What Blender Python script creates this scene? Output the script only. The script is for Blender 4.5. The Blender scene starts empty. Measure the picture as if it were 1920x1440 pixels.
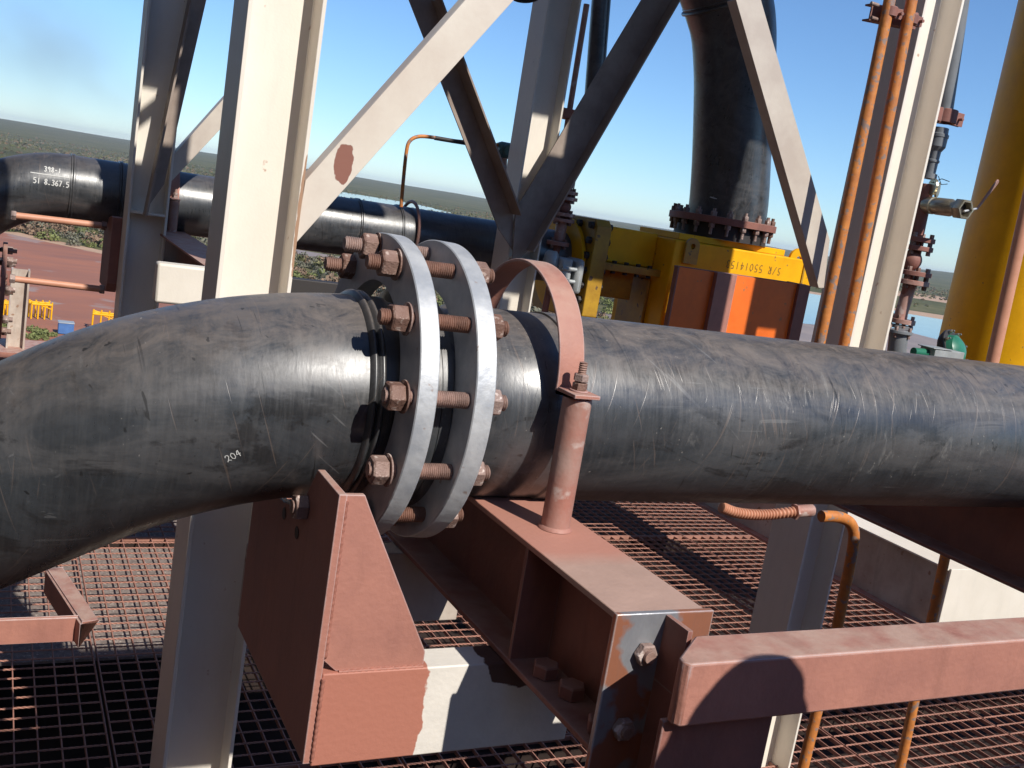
import bpy, math, random
import numpy as np
from mathutils import Vector, Matrix
R = math.radians
random.seed(7); rng = np.random.default_rng(7)
S = bpy.context.scene
# ------------------------------------------------------------------ camera (at the origin, Z up)
YAW, PIT, ROL = R(27.75), R(9.82), R(9.37)
hd = Vector((math.sin(YAW), math.cos(YAW), 0)); rt = Vector((math.cos(YAW), -math.sin(YAW), 0)); ZZ = Vector((0, 0, 1))
CF = hd*math.cos(PIT) - ZZ*math.sin(PIT); CU = hd*math.sin(PIT) + ZZ*math.cos(PIT)
CX = rt*math.cos(ROL) + CU*math.sin(ROL); CY = -rt*math.sin(ROL) + CU*math.cos(ROL)
cd = bpy.data.cameras.new('camera'); cam = bpy.data.objects.new('camera', cd); S.collection.objects.link(cam)
cam.matrix_world = Matrix(((CX.x, CY.x, -CF.x, 0), (CX.y, CY.y, -CF.y, 0), (CX.z, CY.z, -CF.z, 0), (0, 0, 0, 1)))
cd.sensor_width = 36; cd.lens = 36.0; cd.clip_start = 0.02; cd.clip_end = 60000
S.camera = cam
# ------------------------------------------------------------------ light
SUN_E, SUN_A = R(42), R(15.6)           # sun behind the camera, a little to the right
trav = Vector((-math.sin(SUN_A)*math.cos(SUN_E), math.cos(SUN_A)*math.cos(SUN_E), -math.sin(SUN_E)))
ld = bpy.data.lights.new('sun', 'SUN'); ld.energy = 4.6; ld.angle = R(0.5); ld.color = (1.0, 0.95, 0.87)
lo = bpy.data.objects.new('sun', ld); S.collection.objects.link(lo); lo.rotation_euler = trav.to_track_quat('-Z', 'Y').to_euler()
W = bpy.data.worlds.new('World'); S.world = W; W.use_nodes = True
nt = W.node_tree; nt.nodes.clear()
sk = nt.nodes.new('ShaderNodeTexSky'); sk.sky_type = 'NISHITA'; sk.sun_disc = False
sk.sun_elevation = SUN_E; sk.sun_rotation = math.pi - SUN_A; sk.altitude = 350; sk.air_density = 0.95; sk.dust_density = 0.0; sk.ozone_density = 4.0
bg = nt.nodes.new('ShaderNodeBackground'); bg.inputs[1].default_value = 0.118
ow = nt.nodes.new('ShaderNodeOutputWorld'); tn = nt.nodes.new('ShaderNodeMix'); tn.data_type = 'RGBA'; tn.blend_type = 'MULTIPLY'; tn.inputs[0].default_value = 1; tn.inputs[7].default_value = (.72, .88, 1.04, 1); nt.links.new(sk.outputs[0], tn.inputs[6]); nt.links.new(tn.outputs[2], bg.inputs[0]); nt.links.new(bg.outputs[0], ow.inputs[0])
S.view_settings.view_transform = 'Standard'; S.view_settings.look = 'None'; S.view_settings.exposure = 0.22; S.view_settings.gamma = 1
try:
    S.cycles.volume_bounces = 0; S.cycles.max_bounces = 8
except Exception: pass

def ray(px, py): return CF + CX*((px-960)/1920.) - CY*((py-720)/1920.)
def on(px, py, ax, v):
    r = ray(px, py); return r*(v/r[ax])
def at(px, py, Y): return on(px, py, 1, Y)      # pixel of the 1920 wide photograph -> point in the vertical plane at that distance
def gr(px, py, z=-20.0): return on(px, py, 2, z)

# ------------------------------------------------------------------ materials
def mat(name, col, rough=0.5, metal=0.0, var=None, vscale=8, bump=0.0, bscale=60, spots=None, spot_scale=25, spot_lo=0.62, stretch=None, rvar=0.12, spec=0.5, dust=None, wear=None, stain=.0):
    m = bpy.data.materials.new(name); m.use_nodes = True; t = m.node_tree; N = t.nodes; Lk = t.links.new
    b = N['Principled BSDF']; b.inputs['Metallic'].default_value = metal; b.inputs['Specular IOR Level'].default_value = spec
    tc = N.new('ShaderNodeTexCoord'); mp = N.new('ShaderNodeMapping'); Lk(tc.outputs['Object'], mp.inputs[0])
    if stretch: mp.inputs['Scale'].default_value = stretch
    n1 = N.new('ShaderNodeTexNoise'); n1.inputs['Scale'].default_value = vscale; n1.inputs['Detail'].default_value = 8; n1.inputs['Roughness'].default_value = .65
    Lk(mp.outputs[0], n1.inputs[0])
    cr = N.new('ShaderNodeValToRGB'); cr.color_ramp.elements[0].position = .36; cr.color_ramp.elements[1].position = .66
    c2 = var or tuple(c*.78 for c in col)
    cr.color_ramp.elements[0].color = (*c2, 1); cr.color_ramp.elements[1].color = (*col, 1); Lk(n1.outputs[0], cr.inputs[0])
    out = cr.outputs[0]
    if spots:
        n2 = N.new('ShaderNodeTexNoise'); n2.inputs['Scale'].default_value = spot_scale; n2.inputs['Detail'].default_value = 6; Lk(tc.outputs['Object'], n2.inputs[0])
        r2 = N.new('ShaderNodeValToRGB'); r2.color_ramp.elements[0].position = spot_lo; r2.color_ramp.elements[1].position = spot_lo+.05; Lk(n2.outputs[0], r2.inputs[0])
        mx = N.new('ShaderNodeMix'); mx.data_type = 'RGBA'; Lk(r2.outputs[0], mx.inputs[0]); Lk(out, mx.inputs[6]); mx.inputs[7].default_value = (*spots, 1); out = mx.outputs[2]
    if dust:    # settled dust lies on faces that look up
        ge = N.new('ShaderNodeNewGeometry'); sx = N.new('ShaderNodeSeparateXYZ'); Lk(ge.outputs['Normal'], sx.inputs[0])
        mr = N.new('ShaderNodeMapRange'); mr.inputs[1].default_value = .25; mr.inputs[2].default_value = 1.0; mr.inputs[4].default_value = dust[3]; Lk(sx.outputs[2], mr.inputs[0])
        mu = N.new('ShaderNodeMath'); mu.operation = 'MULTIPLY'; Lk(mr.outputs[0], mu.inputs[0])
        n5 = N.new('ShaderNodeTexNoise'); n5.inputs['Scale'].default_value = 14; n5.inputs['Detail'].default_value = 7; Lk(tc.outputs['Object'], n5.inputs[0])
        mr2 = N.new('ShaderNodeMapRange'); mr2.inputs[1].default_value = .3; mr2.inputs[2].default_value = .6; Lk(n5.outputs[0], mr2.inputs[0]); Lk(mr2.outputs[0], mu.inputs[1])
        mx = N.new('ShaderNodeMix'); mx.data_type = 'RGBA'; Lk(mu.outputs[0], mx.inputs[0]); Lk(out, mx.inputs[6]); mx.inputs[7].default_value = (*dust[:3], 1); out = mx.outputs[2]
    if stain:
        mp2 = N.new('ShaderNodeMapping'); mp2.inputs['Scale'].default_value = (1, 1, .22); Lk(tc.outputs['Object'], mp2.inputs[0])
        n6 = N.new('ShaderNodeTexNoise'); n6.inputs['Scale'].default_value = 13; n6.inputs['Detail'].default_value = 9; n6.inputs['Roughness'].default_value = .72; n6.inputs['Distortion'].default_value = .5; Lk(mp2.outputs[0], n6.inputs[0])
        mr6 = N.new('ShaderNodeMapRange'); mr6.inputs[1].default_value = .50; mr6.inputs[2].default_value = .74; mr6.inputs[4].default_value = stain; Lk(n6.outputs[0], mr6.inputs[0])
        mx = N.new('ShaderNodeMix'); mx.data_type = 'RGBA'; Lk(mr6.outputs[0], mx.inputs[0]); Lk(out, mx.inputs[6]); mx.inputs[7].default_value = (*[k*.42 for k in col], 1); out = mx.outputs[2]
    if wear:     # bare metal along rubbed edges
        bv_ = N.new('ShaderNodeBevel'); bv_.samples = 4; bv_.inputs['Radius'].default_value = .0035; g_ = N.new('ShaderNodeNewGeometry')
        dt = N.new('ShaderNodeVectorMath'); dt.operation = 'DOT_PRODUCT'; Lk(bv_.outputs[0], dt.inputs[0]); Lk(g_.outputs['True Normal'], dt.inputs[1])
        n7 = N.new('ShaderNodeTexNoise'); n7.inputs['Scale'].default_value = 35; n7.inputs['Detail'].default_value = 5; Lk(tc.outputs['Object'], n7.inputs[0])
        sm7 = N.new('ShaderNodeMath'); sm7.operation = 'MULTIPLY_ADD'; sm7.inputs[1].default_value = .10; Lk(n7.outputs[0], sm7.inputs[0]); Lk(dt.outputs['Value'], sm7.inputs[2])
        mr7 = N.new('ShaderNodeMapRange'); mr7.inputs[1].default_value = .985; mr7.inputs[2].default_value = 1.02; mr7.inputs[3].default_value = .8; mr7.inputs[4].default_value = 0; Lk(sm7.outputs[0], mr7.inputs[0])
        mx = N.new('ShaderNodeMix'); mx.data_type = 'RGBA'; Lk(mr7.outputs[0], mx.inputs[0]); Lk(out, mx.inputs[6]); mx.inputs[7].default_value = (*wear, 1); out = mx.outputs[2]
    Lk(out, b.inputs['Base Color'])
    m3 = N.new('ShaderNodeMapRange'); m3.inputs[3].default_value = max(.05, rough-rvar); m3.inputs[4].default_value = min(1, rough+rvar); Lk(n1.outputs[0], m3.inputs[0]); Lk(m3.outputs[0], b.inputs['Roughness'])
    if bump:
        n4 = N.new('ShaderNodeTexNoise'); n4.inputs['Scale'].default_value = bscale; n4.inputs['Detail'].default_value = 5; Lk(mp.outputs[0], n4.inputs[0])
        bp = N.new('ShaderNodeBump'); bp.inputs['Strength'].default_value = bump; bp.inputs['Distance'].default_value = .004; Lk(n4.outputs[0], bp.inputs['Height']); Lk(bp.outputs[0], b.inputs['Normal'])
    return m

def pipe_mat(name, seed=0., dustk=1.0):
    """black polyethylene: dusty and scuffed, with hair scratches running round and along the pipe"""
    m = bpy.data.materials.new(name); m.use_nodes = True; t = m.node_tree; N = t.nodes; Lk = t.links.new
    b = N['Principled BSDF']; b.inputs['Specular IOR Level'].default_value = 1.0
    tc = N.new('ShaderNodeTexCoord')
    def noise(sc, det, stretch=(1, 1, 1), dist=0., off=0., rough=.6, rot=(0, 0, 0)):
        r = N.new('ShaderNodeMapping'); r.inputs['Location'].default_value = (off+seed, off*.7, off*1.3); r.inputs['Rotation'].default_value = rot
        mp = N.new('ShaderNodeMapping'); mp.inputs['Scale'].default_value = stretch; Lk(tc.outputs['Object'], r.inputs[0]); Lk(r.outputs[0], mp.inputs[0])
        n = N.new('ShaderNodeTexNoise'); n.inputs['Scale'].default_value = sc; n.inputs['Detail'].default_value = det
        n.inputs['Distortion'].default_value = dist; n.inputs['Roughness'].default_value = rough; Lk(mp.outputs[0], n.inputs[0]); return n.outputs[0]
    def rng_(x, a, c, lo=0., hi=1.):
        r = N.new('ShaderNodeMapRange'); r.inputs[1].default_value = a; r.inputs[2].default_value = c; r.inputs[3].default_value = lo; r.inputs[4].default_value = hi; Lk(x, r.inputs[0]); return r.outputs[0]
    def ma(op, a, c):
        k = N.new('ShaderNodeMath'); k.operation = op
        for i, q in enumerate((a, c)):
            if isinstance(q, (int, float)): k.inputs[i].default_value = q
            else: Lk(q, k.inputs[i])
        return k.outputs[0]
    def mixc(f, a, c):
        mx = N.new('ShaderNodeMix'); mx.data_type = 'RGBA'; Lk(f, mx.inputs[0])
        if isinstance(a, tuple): mx.inputs[6].default_value = (*a, 1)
        else: Lk(a, mx.inputs[6])
        mx.inputs[7].default_value = (*c, 1); return mx.outputs[2]
    big = noise(3.0, 9, (1, 1, 1), .6, rough=.7)
    col = mixc(rng_(big, .36, .66), (.022, .024, .027), (.058, .064, .072))
    smear = noise(4.5, 9, (.35, 1.4, 1.4), 1.0, 3., .7)
    col = mixc(ma('MULTIPLY', rng_(smear, .48, .64), .55), col, (.105, .10, .10))
    dark = noise(5.5, 8, (.5, 1.2, 1.2), 1.4, 8., .7)
    col = mixc(ma('MULTIPLY', rng_(dark, .54, .60), .75), col, (.016, .016, .017))
    brush = noise(95, 5, (1.0, .07, .07), .2, 13., .75)
    col = mixc(ma('MULTIPLY', rng_(brush, .45, .75), .20), col, (.13, .125, .12))
    mott = noise(28, 9, (.8, 1, 1), 1.0, 29., .75)
    col = mixc(ma('MULTIPLY', rng_(mott, .53, .66), .30), col, (.017, .016, .016))
    ge = N.new('ShaderNodeNewGeometry'); sx = N.new('ShaderNodeSeparateXYZ'); Lk(ge.outputs['Normal'], sx.inputs[0])
    dn = ma('MULTIPLY', rng_(sx.outputs[2], .25, 1., 0., .95*dustk), rng_(noise(15, 12, (.7, 1, 1), 1.0, 5., .8), .36, .60))
    col = mixc(dn, col, (.165, .135, .115))
    def hair(sc, stretch, rot, off, th, msc, m0, k):
        h = rng_(noise(sc, 2.5, stretch, .15, off, .5, rot), th, th+.025)
        return ma('MULTIPLY', ma('MULTIPLY', h, rng_(noise(msc, 3, (1, 1, 1), .4, off+40.), m0, m0+.09)), k)
    h1 = hair(150, (1.0, .035, .035), (0, 0, 0), 11., .655, 3.0, .44, .6)
    h2 = hair(150, (1.0, .03, .03), (.0, .35, .12), 23., .665, 2.6, .46, .7)
    h3 = hair(140, (1.0, .03, .03), (.0, -.4, -.1), 37., .67, 3.2, .47, .7)
    sc = ma('MAXIMUM', h1, ma('MAXIMUM', h2, h3))
    col = mixc(ma('MULTIPLY', sc, .42), col, (.22, .16, .125))
    h6 = ma('MULTIPLY', ma('MAXIMUM', hair(120, (1.0, .035, .035), (0, .2, 0), 101., .67, 2.4, .46, 1.), hair(105, (.4, .9, .05), (.5, .3, .4), 121., .68, 2.2, .47, 1.)), .75)
    col = mixc(h6, col, (.010, .010, .010))
    h4 = hair(110, (.03, 1.0, 1.0), (0, .04, 0), 51., .68, 2.2, .53, .6)
    h5 = hair(110, (1.0, .05, .05), (0, .9, 0), 61., .70, 2.0, .53, .8)
    col = mixc(ma('MULTIPLY', ma('MAXIMUM', h4, h5), .45), col, (.24, .24, .24))
    gouge = ma('MULTIPLY', rng_(noise(22, 6, (1.1, .35, .4), .8, 71., .7), .60, .72), rng_(noise(2.4, 3, (1, 1, 1), 0, 77.), .48, .62))
    col = mixc(ma('MULTIPLY', gouge, .55), col, (.24, .235, .225))
    chip = ma('MULTIPLY', rng_(noise(120, 2, (1, .7, .7), 0, 81.), .72, .75), rng_(noise(3, 3, (1, 1, 1), 0, 91.), .47, .6))
    col = mixc(ma('MULTIPLY', chip, .7), col, (.32, .30, .27))
    Lk(col, b.inputs['Base Color'])
    ro = ma('ADD', ma('ADD', rng_(smear, .35, .7, .24, .38), ma('MULTIPLY', dn, .2)), ma('ADD', rng_(brush, .3, .7, -.04, .10), rng_(mott, .4, .65, .0, .06))); Lk(ro, b.inputs['Roughness'])
    h = ma('ADD', ma('MULTIPLY', noise(34, 7, (1, .30, .30), .3, 5.), .5), ma('MULTIPLY', ma('MAXIMUM', sc, gouge), -.2))
    h = ma('ADD', h, ma('MULTIPLY', noise(5, 3, (1, 1, 1), .0, 7.), 1.2))
    bp = N.new('ShaderNodeBump'); bp.inputs['Strength'].default_value = .35; bp.inputs['Distance'].default_value = .004; Lk(h, bp.inputs['Height']); Lk(bp.outputs[0], b.inputs['Normal'])
    return m

M = {}
M['hdpe'] = pipe_mat('black_polyethylene'); M['hdpe_far'] = pipe_mat('black_polyethylene_far', 40., .5)
M['primer'] = mat('red_oxide_primer', (.43, .19, .14), .62, var=(.35, .155, .12), vscale=7, bump=.25, bscale=90, dust=(.45, .31, .25, .85), wear=(.50, .42, .42), stain=.35)
M['primer_dark'] = mat('old_brown_primer', (.30, .12, .09), .7, var=(.22, .095, .075), vscale=9, bump=.3, bscale=70, dust=(.38, .25, .20, .7), wear=(.36, .24, .22), stain=.4)
M['primer_rub'] = mat('worn_primer_over_grey_steel', (.33, .34, .36), .42, .35, var=(.25, .25, .27), vscale=12, bump=.3, spots=(.38, .155, .09), spot_scale=9, spot_lo=.49, stretch=(1, 1, .5), wear=(.6, .6, .62), stain=.3)
M['weld'] = mat('painted_weld', (.40, .165, .12), .6, var=(.28, .11, .08), vscale=60)
M['post'] = mat('rusty_primer_pipe', (.37, .16, .12), .5, .1, var=(.40, .26, .22), vscale=10, bump=.3, spots=(.50, .38, .34), spot_scale=12, spot_lo=.60)
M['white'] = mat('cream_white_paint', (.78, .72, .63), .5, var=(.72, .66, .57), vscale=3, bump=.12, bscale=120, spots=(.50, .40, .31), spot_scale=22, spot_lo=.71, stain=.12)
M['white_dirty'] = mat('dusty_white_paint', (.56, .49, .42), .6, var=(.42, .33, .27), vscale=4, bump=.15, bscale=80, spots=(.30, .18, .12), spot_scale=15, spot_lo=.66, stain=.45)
M['galv'] = mat('galvanised_steel', (.54, .55, .56), .5, .3, var=(.38, .40, .43), vscale=16, bump=.35, bscale=45, spots=(.33, .27, .25), spot_scale=38, spot_lo=.68)
M['bolt'] = mat('rusty_bolt', (.33, .205, .165), .62, .1, var=(.22, .12, .09), vscale=40, bump=.5, bscale=200, spots=(.55, .42, .36), spot_scale=50, spot_lo=.60)
M['rust'] = mat('rust_orange_thread', (.35, .17, .115), .65, .1, var=(.20, .10, .07), vscale=30, bump=.3, bscale=200)
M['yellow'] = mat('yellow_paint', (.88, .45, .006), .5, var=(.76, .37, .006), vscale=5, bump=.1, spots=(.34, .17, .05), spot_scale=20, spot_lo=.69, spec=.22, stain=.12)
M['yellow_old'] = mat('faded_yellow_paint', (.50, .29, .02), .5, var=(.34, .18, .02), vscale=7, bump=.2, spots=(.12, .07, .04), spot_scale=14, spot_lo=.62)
M['orange'] = mat('bright_orange_panel', (.86, .17, .015), .5, var=(.74, .14, .014), vscale=6, bump=.1, spots=(.45, .16, .06), spot_scale=16, spot_lo=.68, stain=.15)
M['orange_pipe'] = mat('chipped_orange_paint', (.64, .235, .05), .55, .0, var=(.46, .16, .045), vscale=18, bump=.4, spots=(.27, .19, .16), spot_scale=34, spot_lo=.57, stain=.45)
M['pink_pipe'] = mat('salmon_primer_pipe', (.62, .30, .19), .5, var=(.52, .24, .15), vscale=9)
M['grate'] = mat('primer_grating', (.42, .20, .145), .7, var=(.30, .14, .10), vscale=5, stain=.5)
M['tray'] = mat('ore_spillage', (.27, .225, .20), .95, var=(.16, .125, .11), vscale=26, bump=1., bscale=60, spots=(.42, .36, .31), spot_scale=60, spot_lo=.6)
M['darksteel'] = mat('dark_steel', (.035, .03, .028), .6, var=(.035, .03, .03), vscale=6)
M['brass'] = mat('weathered_brass', (.62, .56, .40), .32, .8, var=(.45, .40, .30), vscale=18, bump=.2)
M['greyplastic'] = mat('grey_plastic', (.20, .21, .22), .45, var=(.16, .17, .18), vscale=8)
M['greybox'] = mat('grey_actuator_casting', (.42, .44, .44), .42, .2, var=(.33, .35, .35), vscale=14, bump=.2)
M['green'] = mat('green_enamel', (.03, .20, .115), .35, var=(.02, .13, .08), vscale=9, bump=.1)
M['teal'] = mat('teal_enamel', (.05, .14, .13), .4, var=(.04, .10, .10), vscale=9)
M['chalk'] = mat('white_marker', (.52, .52, .50), .8, var=(.6, .6, .58), vscale=60, rvar=.05)
M['ink'] = mat('brown_marker', (.26, .14, .03), .7)
M['blue'] = mat('blue_container_paint', (.07, .17, .38), .5, var=(.06, .14, .32), vscale=2)
M['fabric_hi'] = mat('orange_work_shirt', (.75, .20, .03), .9); M['fabric_navy'] = mat('navy_trousers', (.02, .03, .07), .9)
LZ0 = -19.9; M['blocker'] = mat('grey_brown_blocker', (.09, .07, .06), .7)
M['darkfloor'] = mat('shade_dark_floor', (.055, .038, .032), .95, var=(.03, .022, .02), vscale=2, spec=.05)
M['skin'] = mat('skin', (.55, .33, .23), .6); M['plastic_white'] = mat('white_helmet', (.78, .78, .76), .35); M['leather'] = mat('boot_leather', (.12, .07, .04), .6)

for k_ in ('bolt', 'rust'):
    t = M[k_].node_tree; bs = t.nodes['Principled BSDF']; src = bs.inputs['Base Color'].links[0].from_socket
    oi = t.nodes.new('ShaderNodeObjectInfo'); hs = t.nodes.new('ShaderNodeHueSaturation'); r1 = t.nodes.new('ShaderNodeMapRange'); r1.inputs[3].default_value = .6; r1.inputs[4].default_value = 1.25; r2 = t.nodes.new('ShaderNodeMapRange'); r2.inputs[3].default_value = 1.15; r2.inputs[4].default_value = .6
    t.links.new(oi.outputs['Random'], r1.inputs[0]); t.links.new(r1.outputs[0], hs.inputs['Value']); t.links.new(oi.outputs['Random'], r2.inputs[0]); t.links.new(r2.outputs[0], hs.inputs['Saturation']); t.links.new(src, hs.inputs['Color']); t.links.new(hs.outputs[0], bs.inputs['Base Color'])
# ------------------------------------------------------------------ mesh builder
class MB:
    def __init__(s): s.v = []; s.f = []; s.mi = []; s.m = 0
    def add(s, vs, fs):
        o = len(s.v); s.v += [tuple(q) for q in vs]; s.f += [tuple(i+o for i in f) for f in fs]; s.mi += [s.m]*len(fs); return s
    def box(s, x0, x1, y0, y1, z0, z1):
        return s.add([(x0, y0, z0), (x1, y0, z0), (x1, y1, z0), (x0, y1, z0), (x0, y0, z1), (x1, y0, z1), (x1, y1, z1), (x0, y1, z1)],
                     [(0, 3, 2, 1), (4, 5, 6, 7), (0, 1, 5, 4), (1, 2, 6, 5), (2, 3, 7, 6), (3, 0, 4, 7)])
    def prof(s, pts, p0, p1, u, v):     # polygon (u,v) extruded from p0 to p1
        p0, p1, u, v = Vector(p0), Vector(p1), Vector(u).normalized(), Vector(v).normalized(); n = len(pts)
        vs = [p0+u*a+v*b for a, b in pts] + [p1+u*a+v*b for a, b in pts]
        area = sum(pts[i][0]*pts[(i+1) % n][1]-pts[(i+1) % n][0]*pts[i][1] for i in range(n))
        flip = (area > 0) == (u.cross(v).dot(p1-p0) > 0)
        fs = [(i, (i+1) % n, n+(i+1) % n, n+i) for i in range(n)] + [tuple(range(n))[::-1], tuple(range(n, 2*n))]
        if not flip: fs = [f[::-1] for f in fs]
        return s.add(vs, fs)
    def lathe(s, c, d, prof, n=48, ph=0.):
        c, d = Vector(c), Vector(d).normalized(); a = d.orthogonal().normalized() if abs(d.x) < .99 else Vector((0, 1, 0)); b = d.cross(a)
        vs = []; fs = []; idx = []
        for t, r in prof:
            if r < 1e-6: idx.append([len(vs)]); vs.append(c+d*t)
            else:
                idx.append(list(range(len(vs), len(vs)+n)))
                for k in range(n):
                    q = 2*math.pi*k/n+ph; vs.append(c+d*t+(a*math.cos(q)+b*math.sin(q))*r)
        for i in range(len(prof)-1):
            A, B = idx[i], idx[i+1]
            for k in range(n):
                k2 = (k+1) % n
                if len(A) == 1 and len(B) == 1: continue
                if len(A) == 1: fs.append((A[0], B[k2], B[k]))
                elif len(B) == 1: fs.append((A[k], A[k2], B[0]))
                else: fs.append((A[k], A[k2], B[k2], B[k]))
        return s.add(vs, fs)
    def cyl(s, p0, p1, r, n=24, r2=None):
        p0, p1 = Vector(p0), Vector(p1); L = (p1-p0).length; r2 = r if r2 is None else r2
        return s.lathe(p0, p1-p0, [(0, 0), (0, r), (L, r2), (L, 0)], n)
    def ring(s, c, d, ro, ri, t, n=96):
        e = min(.002, t*.1)
        return s.lathe(c, d, [(0, ri), (0, ro-e), (e, ro), (t-e, ro), (t, ro-e), (t, ri), (0, ri)], n)
    def hexa(s, c, d, af, h, ph=0.):
        Rr = af/math.sqrt(3)
        return s.lathe(c, d, [(0, 0), (0, Rr*.94), (h*.08, Rr), (h*.88, Rr), (h, Rr*.9), (h, 0)], 6, ph)
    def tube(s, path, r, n=16, rr=None, caps=True):
        P = [Vector(p) for p in path]; m = len(P); T = [(P[min(i+1, m-1)]-P[max(i-1, 0)]).normalized() for i in range(m)]
        a = T[0].orthogonal().normalized(); vs = []; fs = []
        for i in range(m):
            a = (a-T[i]*a.dot(T[i])).normalized(); b = T[i].cross(a); q = rr[i] if rr else r
            vs += [P[i]+(a*math.cos(2*math.pi*k/n)+b*math.sin(2*math.pi*k/n))*q for k in range(n)]
        for i in range(m-1):
            for k in range(n): fs.append((i*n+k, i*n+(k+1) % n, (i+1)*n+(k+1) % n, (i+1)*n+k))
        if caps: fs += [tuple(range(n))[::-1], tuple(range((m-1)*n, m*n))]
        return s.add(vs, fs)
    def torus(s, c, d, Rr, r, n=48, m=12):
        return s.lathe(c, d, [(r*math.sin(2*math.pi*k/m), Rr+r*math.cos(2*math.pi*k/m)) for k in range(m+1)][::-1], n)
    def build(s, name, m, parent=None, bevel=0., smooth=True, ang=32):
        me = bpy.data.meshes.new(name); me.from_pydata([tuple(q) for q in s.v], [], s.f); me.validate()
        mats = m if isinstance(m, (list, tuple)) else [m]
        for k in mats: me.materials.append(k)
        if len(mats) > 1: me.polygons.foreach_set('material_index', s.mi[:len(me.polygons)])
        if smooth:
            me.polygons.foreach_set('use_smooth', [True]*len(me.polygons))
            try: me.set_sharp_from_angle(angle=R(ang))
            except Exception: pass
        me.update(); o = bpy.data.objects.new(name, me); S.collection.objects.link(o)
        if parent is not None: o.parent = parent; o.matrix_parent_inverse = parent.matrix_world.inverted()
        if bevel:
            bm = o.modifiers.new('bevel', 'BEVEL'); bm.width = bevel; bm.segments = 2; bm.limit_method = 'ANGLE'; bm.angle_limit = R(40)
        return o
def tag(o, label=None, cat=None, group=None, kind=None):
    if label: o['label'] = label
    if cat: o['category'] = cat
    if group: o['group'] = group
    if kind: o['kind'] = kind
    return o
def thing(name, label, cat, loc=(0, 0, 0), group=None):
    o = bpy.data.objects.new(name, None); S.collection.objects.link(o); o.location = loc; o.empty_display_size = .1
    o.matrix_world = Matrix.Translation(Vector(loc)); return tag(o, label, cat, group)
def copy_tree(o, parent=None):
    c = o.copy(); S.collection.objects.link(c)
    if parent is not None: c.parent = parent
    for ch in o.children: copy_tree(ch, c)
    return c
def Hpts(w, d, tf, tw):      # u across (outer flange to outer flange), v along the flange width
    a, b = d/2-tw/2, d/2+tw/2
    return [(0, 0), (tf, 0), (tf, a), (w-tf, a), (w-tf, 0), (w, 0), (w, d), (w-tf, d), (w-tf, b), (tf, b), (tf, d), (0, d)]
def rect(a, b, c, d): return [(a, c), (b, c), (b, d), (a, d)]
X3, Y3, Z3 = (1, 0, 0), (0, 1, 0), (0, 0, 1)

# ------------------------------------------------------------------ handwriting strokes
FONT = {'0': [[(.3, 0), (.08, .2), (.05, .7), (.3, 1), (.52, .7), (.5, .25), (.3, 0)]], '1': [[(.3, 0), (.3, 1)]],
 '2': [[(.05, .75), (.2, 1), (.45, .95), (.5, .7), (.3, .35), (.02, 0)], [(.1, .12), (.3, .2), (.55, .02)]], '3': [[(.05, .9), (.3, 1), (.5, .8), (.25, .55), (.5, .3), (.3, 0), (.02, .1)]],
 '4': [[(.35, 0), (.4, 1)], [(.3, .95), (.05, .4), (.55, .42)]], '5': [[(.5, 1), (.12, .98), (.1, .6), (.4, .6), (.5, .3), (.3, 0), (.05, .08)]],
 '6': [[(.45, 1), (.12, .6), (.08, .2), (.3, 0), (.5, .2), (.4, .48), (.1, .4)]], '7': [[(.05, 1), (.5, 1), (.2, 0)]],
 '8': [[(.3, .52), (.08, .75), (.3, 1), (.5, .78), (.3, .52), (.05, .25), (.3, 0), (.52, .25), (.3, .52)]], '9': [[(.48, .7), (.25, .55), (.08, .78), (.3, 1), (.48, .8), (.42, 0)]],
 '-': [[(.05, .5), (.5, .5)]], '/': [[(.05, -.05), (.5, 1)]], '.': [[(.2, .1), (.32, .1)]], 'W': [[(0, 1), (.12, 0), (.3, .7), (.45, 0), (.6, 1)]], '_': [[(.05, .1), (.4, .1)]],
 'S': [[(.5, .9), (.2, 1), (.1, .7), (.45, .4), (.4, .08), (.05, .05)]], 'R': [[(.1, 0), (.1, 1), (.45, .9), (.4, .58), (.1, .5), (.5, 0)]], '=': [[(.08, .35), (.48, .35)], [(.08, .1), (.48, .1)]], 'A': [[(0, 0), (.28, 1), (.55, 0)], [(.12, .4), (.45, .4)]], ' ': []}
def script(text, surf, h, w, adv=.68):
    """surf(u, v) -> (point, normal); writes thin ribbons of width w lying on the surface"""
    mb = MB(); x = 0.
    for ch in text:
        for pl in FONT[ch]:
            pts = [Vector((x+p[0]*h, p[1]*h, 0)) for p in pl]; fine = []
            for a, b in zip(pts[:-1], pts[1:]):
                for k in range(4): fine.append(a.lerp(b, k/4))
            fine.append(pts[-1]); vs = []; n = len(fine)
            for i, p in enumerate(fine):
                d = fine[min(i+1, n-1)]-fine[max(i-1, 0)]; q = Vector((-d.y, d.x, 0)).normalized()*w*.5
                for sgn in (1, -1):
                    P, Nn = surf((p+q*sgn).x, (p+q*sgn).y); vs.append(P+Nn*.0012)
            mb.add(vs, [(2*i, 2*i+1, 2*i+3, 2*i+2) for i in range(n-1)])
        x += h*adv
    return mb

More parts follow.
